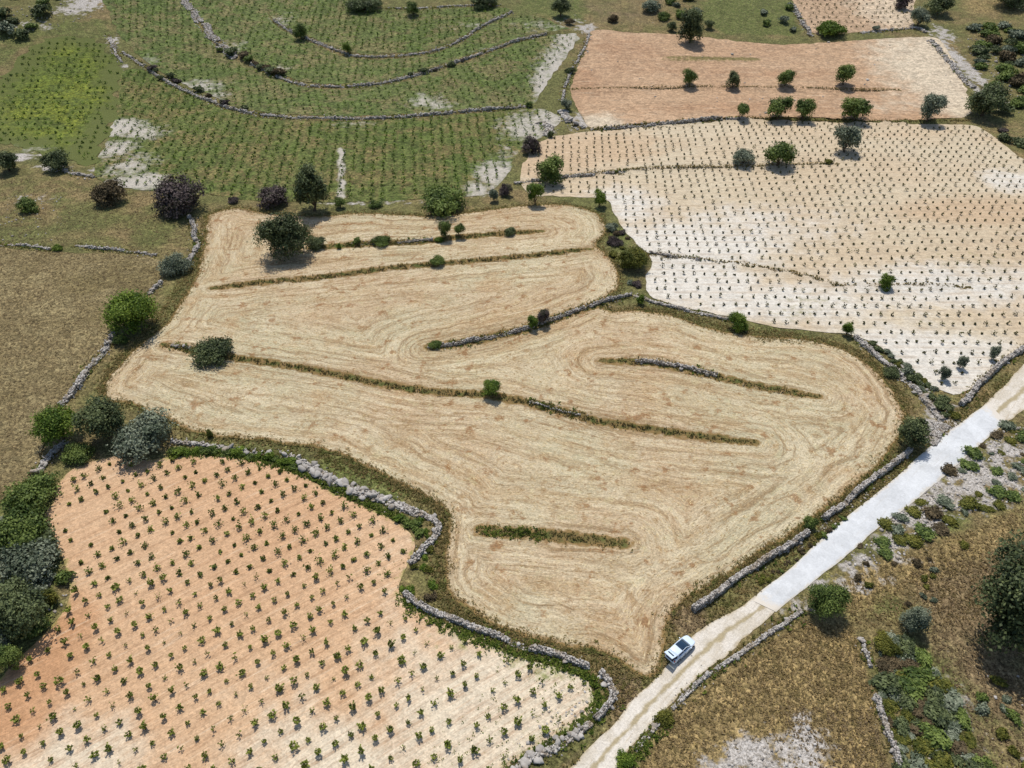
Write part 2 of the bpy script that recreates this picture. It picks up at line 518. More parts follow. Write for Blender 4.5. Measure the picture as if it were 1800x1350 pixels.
def m_tint(name, lo, hi, rough=.8, var=None, transl=0.0, rnd=0.0, spec=.2):
    """colour between lo and hi by the 'tint' attribute plus noise"""
    m = MB(name, rough, spec)
    t = m.math('ADD', m.attr('tint'), m.math('MULTIPLY', m.math('SUBTRACT', m.noise(2.2, 2), .5), .5))
    if rnd:
        r = m.node('ShaderNodeObjectInfo').outputs['Random']
        t = m.math('ADD', t, m.math('MULTIPLY', m.math('SUBTRACT', r, .5), rnd))
    c = m.mix(m.rng(t, 0, 1), lo, hi)
    if var:
        c = m.mix(m.rng(m.noise(.5, 3), .5, .7, 0, .8), c, var)
    m.done(c)
    if transl:
        tr = m.node('ShaderNodeBsdfTranslucent'); m.put(tr.inputs[0], c)
        mx = m.node('ShaderNodeMixShader'); mx.inputs[0].default_value = transl
        m.nt.links.new(m.b.outputs[0], mx.inputs[1]); m.nt.links.new(tr.outputs[0], mx.inputs[2])
        out = [n for n in m.nt.nodes if n.type == 'OUTPUT_MATERIAL'][0]
        m.nt.links.new(mx.outputs[0], out.inputs[0])
    return m.m

def m_plain(name, col, rough=.5, spec=.4, metal=0.0, coat=0.0):
    m = MB(name, rough, spec)
    m.b.inputs['Metallic'].default_value = metal
    m.b.inputs['Coat Weight'].default_value = coat
    n = m.noise(3.0, 3)
    return m.done(m.mix(m.rng(n, .3, .7, 0, .25), col, tuple(v * .8 for v in col[:3]) + (1,)))

_a, _b, _c = W(37.5, 1297)[0], W(433.75, 1084.5)[0], W(80, 1308.25)[0]
ROW1 = math.atan2(_b[1] - _a[1], _b[0] - _a[0])
ROWW1 = abs(-(_c - _a)[0] * math.sin(ROW1) + (_c - _a)[1] * math.cos(ROW1))
_a, _b, _c = W(1547.5, 555)[0], W(1392.5, 553)[0], W(1573.75, 603)[0]
ROW2 = math.atan2(_a[1] - _b[1], _a[0] - _b[0])
ROWW2 = abs(-(_c - _a)[0] * math.sin(ROW2) + (_c - _a)[1] * math.cos(ROW2)) / 3
M = {}
M['stubble'] = m_stubble()
M['orange_soil'] = m_soil('orange_vineyard_soil', C(214, 178, 140), C(198, 152, 112), C(223, 207, 180), ROW1, ROWW1, .42, 1, .45, 5.0, .15, weed=C(128, 138, 62))
M['white_soil'] = m_soil('white_vineyard_soil', C(207, 191, 162), C(202, 176, 143), C(222, 215, 201), ROW2, ROWW2, .25, 1, .3, 3.0, .13, weed=C(150, 142, 96))
M['plough'] = m_soil('ploughed_pink_soil', C(191, 159, 126), C(174, 138, 106), C(210, 193, 166), 0.0, 1, .5, 1, .6, 1.9, .24, weed=C(120, 112, 66))
M['far_soil'] = m_soil('far_vineyard_soil', C(192, 164, 134), C(176, 146, 114), C(208, 188, 160), 1.9, 1, .4, 1, .4, 1.6, .25, weed=C(120, 112, 66))
WHT = C(212, 203, 188)
M['green_vine'] = m_grass('weedy_vineyard_green', (C(110, 114, 64), C(98, 110, 56), C(134, 120, 78), C(90, 104, 50)), WHT, 1.0, math.radians(92))
M['bright_vine'] = m_grass('bright_green_cover', (C(116, 126, 50), C(130, 136, 52), C(104, 114, 54), C(96, 110, 48)), WHT, 1.2, math.radians(70), 2.0, C(106, 112, 60))
M['olive_vine'] = m_grass('olive_weedy_vineyard', (C(112, 118, 70), C(102, 114, 62), C(134, 124, 84), C(92, 106, 54)), WHT, 1.0)
M['fallow'] = m_grass('brown_fallow_grass', (C(144, 127, 90), C(130, 116, 78), C(158, 142, 102), C(120, 106, 72)), WHT, 1.0, math.radians(10), 4.0)
M['ground'] = m_ground()
M['dirt'] = m_dirt()
M['concrete'] = m_concrete()
M['stone'] = m_tint('pale_limestone', C(128, 121, 112), C(202, 195, 186), .9, C(160, 144, 122))
M['bark'] = m_tint('grey_brown_bark', C(74, 60, 46), C(110, 94, 76), .95)
M['vine_wood'] = m_tint('vine_wood', C(62, 46, 34), C(92, 70, 52), .95)
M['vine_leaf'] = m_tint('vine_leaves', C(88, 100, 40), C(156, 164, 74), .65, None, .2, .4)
M['far_vine_leaf'] = m_tint('far_vine_leaves', C(62, 64, 34), C(112, 110, 58), .7, None, .15)
M['green_far_leaf'] = m_tint('green_row_leaves', C(66, 90, 30), C(132, 154, 60), .7, None, .25)
LEAF = {
    'dark':   m_tint('dark_green_leaves', C(54, 66, 40), C(126, 136, 88), .6, None, .18),
    'green':  m_tint('mid_green_leaves', C(64, 84, 36), C(138, 154, 78), .6, None, .22),
    'bright': m_tint('bright_green_leaves', C(70, 96, 28), C(136, 156, 60), .6, None, .25),
    'olive':  m_tint('grey_olive_leaves', C(78, 90, 68), C(160, 166, 140), .65, None, .15),
    'purple': m_tint('purple_brown_twigs', C(56, 48, 46), C(122, 108, 104), .85, C(78, 84, 52), .1),
    'yellow': m_tint('yellow_olive_leaves', C(74, 82, 28), C(140, 136, 60), .65, None, .2),
    'brown':  m_tint('brown_dry_leaves', C(70, 62, 44), C(124, 108, 80), .85, None, .1),
}
M['bank_grass'] = m_tint('bank_grass', C(112, 112, 62), C(190, 166, 114), .9, C(128, 132, 70), .45)
M['green_weed'] = m_tint('green_weeds', C(76, 98, 38), C(138, 152, 66), .8, None, .4)
M['dry_grass'] = m_tint('dry_golden_grass', C(134, 116, 76), C(200, 176, 130), .9, C(150, 136, 90), .45)
M['brown_grass'] = m_tint('brown_grass', C(126, 108, 80), C(186, 164, 126), .9, C(140, 126, 90), .45)
M['straw'] = m_tint('cut_straw', C(156, 126, 80), C(236, 216, 170), .85)

# ------------------------------------------------------------------ setting: field sheets
RNG = np.random.default_rng(11)
FIELDS = {}   # name -> world outline, used to sink the ground below

def jitter_line(L, amp, seed, closed=True):
    r = np.random.default_rng(seed)
    n = len(L)
    a = r.normal(size=(n, 2)) * amp
    k = np.array([.25, .5, .25])
    for _ in range(1):
        a = np.stack([np.convolve(np.concatenate([a[-1:, i], a[:, i], a[:1, i]]), k, 'valid') for i in (0, 1)], -1)
    return L + a

def cdt_sheet(key, name, outline_px, spacing, mat, off=0.05, jit=.3, attrs=None, seed=0, step=None):
    poly = smooth_line(WL(outline_px), step or min(1.2, spacing), True)
    poly = jitter_line(poly, jit, seed)
    FIELDS[key] = poly
    lo, hi = poly.min(0), poly.max(0)
    gx, gy = np.meshgrid(np.arange(lo[0], hi[0], spacing), np.arange(lo[1], hi[1], spacing))
    P = np.stack([gx.ravel(), gy.ravel()], -1)
    P[:, 0] += (np.arange(len(P)) % 7 - 3) * spacing * .03
    P = P[inside(P, poly)]
    d = seg_dist(P, np.vstack([poly, poly[:1]]))[0]
    P = P[d > spacing * .45]
    A = np.vstack([poly, P])
    nb = len(poly)
    edges = [(i, (i + 1) % nb) for i in range(nb)]
    v2, _, f2, *_ = delaunay_2d_cdt([Vector(p) for p in A], edges, [], 1, 1e-4)
    P2 = np.array([tuple(v) for v in v2])
    F = np.array([f for f in f2 if len(f) == 3])
    din = seg_dist(P2, np.vstack([poly, poly[:1]]))[0]
    z = hq(P2[:, 0], P2[:, 1]) + .015 + off * ss(0, .8, din)
    at = attrs(P2, din) if attrs else {}
    me = np_mesh(name, np.column_stack([P2, z]), F, mat, at, True)
    return add(name, me, kind='structure')

def blob(P, spots):
    """soft patches: (px, py, rx_m, ry_m, weight)"""
    w = np.zeros(len(P))
    for (px, py, rx, ry, a) in spots:
        c = W(px, py)[0]
        d = ((P[:, 0] - c[0]) / rx) ** 2 + ((P[:, 1] - c[1]) / ry) ** 2
        w = np.maximum(w, a * np.exp(-d))
    return w

WHEAT = [(372, 375), (420, 365), (470, 374), (560, 379), (640, 374), (760, 379), (830, 372), (900, 363), (980, 359), (1035, 368), (1062, 388), (1066, 410), (1050, 430), (1066, 444), (1082, 464), (1091, 490), (1086, 512), (1062, 530), (1075, 546), (1120, 545), (1180, 553), (1260, 579), (1330, 589), (1400, 593), (1460, 605), (1510, 628), (1550, 660), (1580, 700), (1592, 730), (1580, 770), (1552, 812), (1500, 860), (1440, 905), (1400, 935), (1330, 980), (1260, 1025), (1205, 1058), (1184, 1080), (1176, 1108), (1170, 1145), (1158, 1182), (1128, 1194), (1095, 1172), (1050, 1148), (980, 1135), (900, 1110), (840, 1085), (800, 1058), (781, 1028), (778, 990), (785, 940), (788, 912), (760, 880), (700, 848), (640, 820), (590, 798), (520, 782), (430, 774), (360, 765), (300, 742), (240, 715), (192, 702), (180, 682), (200, 650), (240, 610), (290, 570), (310, 540), (335, 500), (350, 460), (358, 420), (362, 390)]
V1 = [(175, 806), (200, 800), (250, 808), (300, 803), (370, 800), (440, 808), (500, 825), (560, 852), (620, 882), (680, 908), (718, 935), (730, 960), (715, 1000), (700, 1030), (704, 1048), (740, 1076), (780, 1096), (850, 1128), (900, 1152), (960, 1168), (1010, 1187), (1038, 1202), (1046, 1225), (1038, 1255), (1008, 1280), (968, 1302), (930, 1325), (890, 1350), (840, 1400), (400, 1420), (-60, 1420), (-90, 1290), (0, 1192), (60, 1132), (108, 1082), (122, 1040), (114, 990), (90, 940), (76, 905), (95, 880), (102, 850), (130, 825)]
V2 = [(955, 246), (1000, 236), (1060, 230), (1140, 222), (1240, 214), (1350, 211), (1480, 214), (1600, 217), (1700, 219), (1740, 235), (1790, 275), (1870, 320), (1900, 400), (1880, 540), (1800, 608), (1755, 638), (1722, 668), (1690, 692), (1660, 688), (1620, 666), (1580, 638), (1545, 609), (1500, 590), (1440, 583), (1350, 573), (1290, 558), (1240, 548), (1180, 534), (1142, 520), (1136, 490), (1145, 455), (1115, 425), (1090, 395), (1075, 365), (1062, 350), (970, 345), (940, 345), (915, 322), (920, 290), (935, 265)]
PLO = [(1040, 55), (1110, 57), (1200, 61), (1270, 69), (1360, 78), (1430, 76), (1540, 69), (1640, 66), (1668, 95), (1690, 140), (1704, 175), (1700, 204), (1640, 209), (1560, 211), (1400, 206), (1250, 209), (1140, 216), (1060, 225), (1037, 224), (1020, 200), (1004, 165), (1010, 135), (1025, 95)]
V4 = [(1392, -25), (1590, -25), (1602, 30), (1604, 46), (1570, 54), (1490, 58), (1432, 60), (1412, 35), (1398, 8)]
G1 = [(-40, 170), (0, 140), (30, 105), (80, 72), (130, 65), (180, 76), (205, 95), (212, 125), (205, 165), (200, 205), (184, 250), (160, 290), (110, 280), (60, 268), (0, 248), (-40, 240)]
G2 = [(212, 128), (255, 122), (290, 146), (330, 166), (375, 184), (410, 197), (480, 209), (560, 212), (650, 212), (740, 207), (830, 199), (925, 191), (965, 195), (985, 212), (952, 240), (912, 270), (885, 315), (852, 342), (810, 345), (700, 352), (560, 355), (430, 350), (340, 336), (250, 334), (168, 308), (186, 252), (202, 207), (208, 165)]
G3 = [(185, -25), (295, -25), (345, 38), (380, 82), (415, 107), (480, 135), (520, 150), (570, 157), (640, 155), (700, 145), (770, 125), (830, 105), (900, 80), (960, 64), (1015, 60), (1000, 92), (975, 127), (950, 165), (935, 183), (830, 191), (740, 199), (650, 203), (560, 203), (480, 199), (410, 186), (375, 170), (330, 150), (290, 130), (255, 105), (225, 80), (205, 50)]
G4 = [(318, -25), (430, -25), (480, 40), (510, 60), (545, 75), (600, 97), (640, 105), (700, 103), (760, 95), (810, 75), (850, 50), (892, 30), (950, 30), (985, 45), (1000, 50), (960, 56), (900, 70), (830, 95), (770, 115), (700, 135), (640, 145), (570, 147), (520, 140), (480, 125), (440, 105), (415, 93), (385, 68), (350, 28)]
G5 = [(452, -25), (590, -15), (680, 18), (740, 18), (800, 14), (880, 12), (893, 20), (850, 41), (810, 65), (760, 85), (700, 93), (640, 95), (600, 87), (545, 65), (510, 50), (480, 30)]
FAL = [(-60, 432), (0, 436), (120, 444), (268, 453), (284, 480), (262, 512), (230, 545), (192, 600), (148, 660), (108, 708), (84, 760), (72, 815), (40, 848), (0, 880), (-60, 920)]
CONC = [(1736, 708), (1650, 772), (1600, 817), (1550, 860), (1480, 916), (1430, 960), (1390, 1000), (1340, 1036), (1322, 1056), (1364, 1076), (1400, 1046), (1450, 1006), (1500, 966), (1540, 931), (1600, 886), (1650, 846), (1700, 801), (1768, 741)]
DIRT_L = [(1330, 1048), (1270, 1085), (1230, 1112), (1200, 1142), (1165, 1182), (1120, 1222), (1070, 1280), (1020, 1330), (985, 1370), (950, 1410)]
DIRT_R = [(1372, 1072), (1330, 1108), (1280, 1150), (1230, 1190), (1190, 1226), (1150, 1270), (1110, 1312), (1080, 1350), (1060, 1380), (1035, 1410)]
DTOP_L = [(1880, 560), (1840, 600), (1800, 642), (1770, 675), (1730, 712)]
DTOP_R = [(1960, 610), (1900, 662), (1850, 690), (1800, 722), (1764, 744)]

TB = {k: TW[k][0] for k in 'abcdef'}
def at_wheat(P, din):
    big = np.vstack([FIELDS['wheat'], FIELDS['wheat'][:1]])
    phi = din.copy(); bank = np.full(len(P), 9.0)
    ww = {'a': .8, 'b': .65, 'c': .8, 'd': .75, 'e': .75, 'f': 1.0}
    for k, L in TB.items():
        d = seg_dist(P, L)[0]
        phi = np.minimum(phi, d)
        bank = np.minimum(bank, d / ww[k])
    bank = np.minimum(bank, din * 1.4 + .25)
    return {'phi': phi, 'bank': bank}

cdt_sheet('wheat', 'stubble_field', WHEAT, 1.0, M['stubble'], .05, .25, at_wheat, 1)
cdt_sheet('v1', 'vineyard_soil', V1, 1.6, M['orange_soil'], .05, .2, lambda P, d: {
    'pale': blob(P, [(1000, 1220, 16, 14, 1), (880, 1260, 22, 16, .9), (760, 1150, 16, 14, .55), (600, 1340, 18, 10, .8), (150, 1330, 12, 8, .7), (520, 1230, 14, 8, .45), (700, 960, 10, 10, .4)]),
    'deep': blob(P, [(40, 1180, 9, 12, 1), (120, 1100, 6, 8, .8), (180, 950, 10, 14, .4), (380, 1120, 12, 8, .4), (0, 1270, 10, 6, .9)]),
    'weed': np.maximum(.55 * (1 - ss(0, 1.6, d)), blob(P, [(820, 1120, 7, 3, .55), (960, 1180, 7, 3, .5), (690, 1040, 3, 3, .4), (900, 1300, 12, 8, .28), (980, 1310, 6, 4, .5)]))}, 2)
cdt_sheet('v2', 'vineyard_soil', V2, 2.0, M['white_soil'], .05, .3, lambda P, d: {
    'pale': blob(P, [(1200, 430, 30, 14, 1), (1180, 490, 25, 14, 1), (1600, 640, 30, 16, 1), (1650, 500, 35, 12, .8), (1350, 530, 40, 12, .8), (1100, 360, 14, 14, .8), (1790, 320, 14, 10, .8), (1300, 400, 40, 18, .6)]),
    'deep': blob(P, [(960, 270, 24, 22, 1), (1060, 260, 24, 18, .85), (1160, 255, 24, 14, .5), (1720, 372, 30, 10, .95), (1560, 235, 60, 8, .5), (1780, 440, 20, 20, .5), (1740, 240, 20, 14, .5)]),
    'weed': np.maximum(.4 * (1 - ss(0, 1.2, d)), blob(P, [(1430, 530, 12, 5, .5), (1400, 550, 10, 5, .5), (1720, 460, 22, 8, .42), (1090, 255, 8, 6, .4), (1670, 270, 12, 8, .3)]))}, 3)
cdt_sheet('plo', 'ploughed_field', PLO, 2.5, M['plough'], .05, .35, lambda P, d: {
    'pale': blob(P, [(1640, 120, 26, 50, .9), (1690, 180, 12, 30, 1), (1660, 90, 12, 30, 1), (1050, 215, 12, 10, .8), (1600, 185, 40, 12, .5)]),
    'deep': blob(P, [(1090, 85, 25, 20, .6), (1300, 190, 60, 8, .7), (1350, 130, 80, 8, .6), (1030, 140, 8, 20, .7)]),
    'weed': np.maximum(.45 * (1 - ss(0, 1.5, d)), np.exp(-(seg_dist(P, TW['n'][0])[0] / 2.2) ** 2) * .9)}, 4)
cdt_sheet('v4', 'vineyard_soil', V4, 3.0, M['far_soil'], .05, .4, lambda P, d: {'pale': blob(P, [(1570, 20, 20, 40, .8)]), 'deep': 0 * d, 'weed': .4 * (1 - ss(0, 1.5, d))}, 5)
cdt_sheet('g1', 'vineyard_cover', G1, 2.5, M['bright_vine'], .05, 1.6, lambda P, d: {'pale': blob(P, [(40, 262, 16, 5, .5)]), 'din': d}, 6)
cdt_sheet('g2', 'vineyard_cover', G2, 1.6, M['green_vine'], .05, .5, lambda P, d: {'pale': blob(P, [(215, 225, 9, 9, 1), (250, 235, 10, 8, .8), (200, 262, 9, 10, .8), (245, 320, 10, 8, 1), (230, 290, 10, 12, .7), (870, 305, 8, 12, .9), (840, 335, 6, 8, .8), (930, 225, 12, 16, .8), (965, 210, 9, 10, .9), (890, 270, 5, 10, .6), (625, 218, 12, 5, .5)]) + 1.1 * np.exp(-(seg_dist(P, WL([(600, 262), (600, 300), (601, 348)]))[0] / 1.1) ** 2)}, 7)
cdt_sheet('g3', 'vineyard_cover', G3, 3.0, M['olive_vine'], .05, .5, lambda P, d: {'pale': blob(P, [(960, 150, 6, 22, 1), (980, 115, 6, 22, 1), (1000, 75, 7, 25, .9), (750, 178, 10, 8, .7), (770, 186, 10, 5, .7), (350, 152, 12, 8, .75), (375, 168, 8, 5, .8), (265, 105, 6, 6, .6)])}, 8)
cdt_sheet('g4', 'vineyard_cover', G4, 3.5, M['olive_vine'], .05, .5, lambda P, d: {'pale': blob(P, [(415, 80, 6, 12, .5), (495, 120, 8, 6, .5), (490, 30, 5, 10, .5), (960, 45, 20, 10, .5), (860, 88, 20, 3, .45)])}, 9)
cdt_sheet('g5', 'vineyard_cover', G5, 3.5, M['olive_vine'], .05, .5, lambda P, d: {'pale': blob(P, [(500, 35, 8, 12, .5), (830, 45, 20, 5, .5)])}, 10)
cdt_sheet('fal', 'fallow_field', FAL, 2.0, M['fallow'], .05, .4, lambda P, d: {'pale': 0 * d}, 12)

def strip_sheet(key, name, Lp, Rp, mat, nx=10, off=.05, jit=.18, skirt=0.0):
    """road strip between two pixel edge lines"""
    L = smooth_line(WL(Lp), .8); R = smooth_line(WL(Rp), .8)
    n = max(len(L), len(R))
    def resamp(A):
        s = np.concatenate([[0], np.cumsum(np.hypot(*np.diff(A, axis=0).T))])
        t = np.linspace(0, s[-1], n)
        return np.stack([np.interp(t, s, A[:, i]) for i in (0, 1)], -1)
    L, R = resamp(L), resamp(R)
    r = np.random.default_rng(len(Lp))
    nn = np.convolve(r.normal(size=n + 4), np.ones(5) / 5, 'valid') * jit * 2.2
    mm = np.convolve(r.normal(size=n + 4), np.ones(5) / 5, 'valid') * jit * 2.2
    D = (R - L) / np.hypot(*(R - L).T)[:, None]
    L = L + D * nn[:, None]; R = R + D * mm[:, None]
    FIELDS[key] = np.vstack([L, R[::-1]])
    us = np.linspace(0, 1, nx + 1)
    G = L[:, None, :] * (1 - us)[None, :, None] + R[:, None, :] * us[None, :, None]
    X, Y = G[..., 0], G[..., 1]
    Z = hq(X, Y) + off
    Z[:, 0] -= off - .012; Z[:, -1] -= off - .012
    V = np.stack([X, Y, Z], -1).reshape(-1, 3)
    k = nx + 1
    i, j = np.meshgrid(np.arange(n - 1), np.arange(nx), indexing='ij')
    a = (i * k + j).ravel()
    F = np.stack([a, a + 1, a + k + 1, a + k], -1)
    ac = np.tile(us * 2 - 1, n)
    sl_ = np.concatenate([[0], np.cumsum(np.hypot(*np.diff((L + R) / 2, axis=0).T))])
    en = np.repeat(np.minimum(sl_, sl_[-1] - sl_), k)
    return add(name, np_mesh(name, V, F, mat, {'across': ac, 'ends': en}, True), kind='structure')

strip_sheet('dirt', 'dirt_track', DIRT_L, DIRT_R, M['dirt'], 10, .035)
strip_sheet('dirt2', 'dirt_track', DTOP_L, DTOP_R, M['dirt'], 10, .035)
strip_sheet('conc', 'concrete_road', CONC[:9], CONC[9:][::-1], M['concrete'], 8, .09, .06)

# ------------------------------------------------------------------ setting: the ground sheet
def ground():
    far = np.array([500, 600, 800, 1100, 1600, 2400, 4000.])
    xs = np.concatenate([-far[::-1] * 1.0, np.arange(-320, 321, 1.6), far])
    ys = np.concatenate([[-4000, -2000, -1000, -400, -150, -60, -20, 0, 10], np.arange(18, 462, 1.6), [480, 520, 600, 750, 1000, 1500, 2400, 4500]])
    gx, gy = np.meshgrid(xs, ys)
    P = np.stack([gx.ravel(), gy.ravel()], -1)
    z = hgt(P[:, 0], P[:, 1])
    for key, poly in FIELDS.items():
        lo, hi = poly.min(0), poly.max(0)
        m = np.where(((P > lo) & (P < hi)).all(1))[0]
        m = m[inside(P[m], poly)]
        if len(m):
            d = seg_dist(P[m], np.vstack([poly, poly[:1]]))[0]
            z[m] -= .05 + .55 * ss(.2, 1.8, d)
    def zone(pts, soft):
        poly = WL(pts)
        lo, hi = poly.min(0) - soft, poly.max(0) + soft
        w = np.zeros(len(P))
        m = np.where(((P > lo) & (P < hi)).all(1))[0]
        d = seg_dist(P[m], np.vstack([poly, poly[:1]]))[0]
        ins = inside(P[m], poly)
        w[m] = ss(-soft, soft, np.where(ins, d, -d))
        return w
    green = np.maximum.reduce([zone([(0, 300), (330, 340), (335, 440), (0, 432)], 4) * .32,
                               zone([(1230, 0), (1395, 0), (1410, 62), (1280, 62), (1230, 30)], 5),
                               zone([(780, 775), (560, 800), (300, 765), (300, 800), (520, 830), (700, 910)], 2) * .8,
                               zone([(0, 840), (90, 850), (110, 1060), (0, 1190)], 3) * .9,
                               zone([(900, -20), (1040, -20), (1040, 45), (900, 30)], 8) * .7,
                               zone([(-40, 55), (180, 30), (210, 70), (80, 66), (20, 105), (-40, 150)], 4) * .6,
                               blob(P, [(1540, 1040, 6, 6, .7), (1650, 920, 9, 6, .7), (1600, 1180, 6, 10, .6), (1090, 430, 4, 14, .8), (1230, 1010, 3, 3, .6)])])
    gold = np.maximum.reduce([zone([(1110, 1370), (1190, 1240), (1300, 1160), (1410, 1090), (1500, 1100), (1535, 1230), (1560, 1370)], 2),
                              zone([(1460, 1000), (1800, 890), (1800, 960), (1700, 1010), (1560, 1060), (1500, 1100)], 4) * .75,
                              zone([(1650, -20), (1810, -20), (1810, 30), (1700, 30)], 6) * .6])
    brown = np.maximum.reduce([zone([(1540, 1000), (1800, 930), (1850, 1350), (1720, 1350), (1650, 1180)], 6) * .7,
                               zone([(1000, -20), (1200, -20), (1180, 50), (1040, 45)], 8) * .5,
                               zone([(1360, 1230), (1540, 1250), (1560, 1370), (1440, 1370)], 5) * .85,
                               zone([(1165, 1060), (1230, 1060), (1250, 1100), (1190, 1125)], 2),
                               zone([(1050, 1190), (1120, 1190), (1130, 1230), (1040, 1330), (960, 1370), (1070, 1270)], 2) * .8])
    pale = np.maximum.reduce([blob(P, [(1330, 1330, 7, 4, .85), (1420, 1320, 5, 6, .8), (1280, 1350, 6, 3, .7), (1600, 910, 8, 4, .85), (1720, 830, 10, 8, .8), (1650, 870, 7, 5, .75), (1700, 870, 9, 5, .75), (1770, 790, 7, 6, .7), (1560, 955, 6, 3, .7),
                                      (1655, 752, 4, 5, .9), (1640, 720, 2, 4, .7), (1670, 745, 4, 3, .8), (1500, 990, 4, 3, .7), (1600, 985, 5, 3, .6), (1480, 1030, 7, 1.6, .9), (1540, 1012, 8, 1.2, .7), (1400, 1062, 5, 2, .7), (1640, 1310, 3, 4, .55), (1700, 1250, 2, 12, .55),
                                      (1690, 110, 4, 40, .85), (1720, 160, 3, 18, .7), (1660, 60, 6, 14, .7), (150, 5, 10, 14, .8), (120, 20, 8, 6, .7), (60, 45, 12, 5, .6), (80, 350, 10, 4, .5), (30, 275, 9, 4, .8), (90, 295, 8, 3, .7), (170, 300, 4, 3, .7),
                                      (1020, 215, 6, 10, .7), (970, 235, 5, 6, .6), (1030, 50, 6, 10, .7), (1000, 40, 10, 12, .5), (1180, 40, 14, 4, .3), (845, 335, 6, 5, .7), (870, 340, 6, 3, .5), (200, 70, 4, 8, .7), (215, 118, 3, 6, .6), (640, 357, 22, 2.5, .6), (700, 355, 14, 2, .6), (1740, 100, 10, 20, .4), (1760, 130, 10, 10, .4), (1690, 716, 6, 2, .5), (1640, 700, 2, 6, .6), (1400, 955, 3, 3, .5), (1440, 925, 3, 3, .5), (30, 350, 8, 3, .5)])])
    nx, ny = len(xs), len(ys)
    i, j = np.meshgrid(np.arange(ny - 1), np.arange(nx - 1), indexing='ij')
    a = (i * nx + j).ravel()
    F = np.stack([a, a + 1, a + nx + 1, a + nx], -1)
    me = np_mesh('ground', np.column_stack([P, z]), F, M['ground'], {'green': green, 'gold': gold, 'brown': brown, 'pale': pale}, True)
    add('ground', me, kind='structure')
ground()

def gz(p):
    return hq(p[..., 0], p[..., 1])

# ------------------------------------------------------------------ dry stone walls
def stone_shape(r, n=0):
    """irregular block of 8 corners plus cap: 12 quads-ish, cheap"""
    V = np.array([(-1, -1, -1), (1, -1, -1), (1, 1, -1), (-1, 1, -1), (-1, -1, 1), (1, -1, 1), (1, 1, 1), (-1, 1, 1)], float)
    V = V * (1 + r.uniform(-.28, .18, (8, 3)))
    V[4:, :2] *= r.uniform(.6, .95)
    F = np.array([(0, 3, 2, 1), (4, 5, 6, 7), (0, 1, 5, 4), (1, 2, 6, 5), (2, 3, 7, 6), (3, 0, 4, 7)])
    return V, F

def boulder_shape(r):
    """rounded rock: jittered, cut icosphere-like 3x6 grid with poles, 24 faces"""
    V = [(0, 0, -.8)]
    for zi, rr in ((-.45, .85), (.15, 1.0), (.62, .68)):
        for k in range(7):
            a = 2 * math.pi * (k + r.uniform(-.25, .25)) / 7
            q = rr * r.uniform(.6, 1.2)
            V.append((q * math.cos(a), q * math.sin(a), zi + r.uniform(-.24, .24)))
    V.append((r.uniform(-.2, .2), r.uniform(-.2, .2), .8))
    T = []; Q = []
    for k in range(7):
        n = (k + 1) % 7
        T += [(0, 1 + n, 1 + k), (22, 15 + k, 15 + n)]
        for b in (1, 8):
            Q += [(b + k, b + n, b + 7 + n), (b + k, b + 7 + n, b + 7 + k)]
    return np.array(V), np.array(T + Q)

BOULD = []
_r = np.random.default_rng(5)
for i in range(10):
    b = Buf(); v, f = boulder_shape(_r); b.put(v, f, .35 + .65 * _r.random())
    BOULD.append(b.mesh('boulder_%d' % i, M['stone']))

def rotz(V, a):
    c, s = math.cos(a), math.sin(a)
    return np.column_stack([V[:, 0] * c - V[:, 1] * s, V[:, 0] * s + V[:, 1] * c, V[:, 2]])

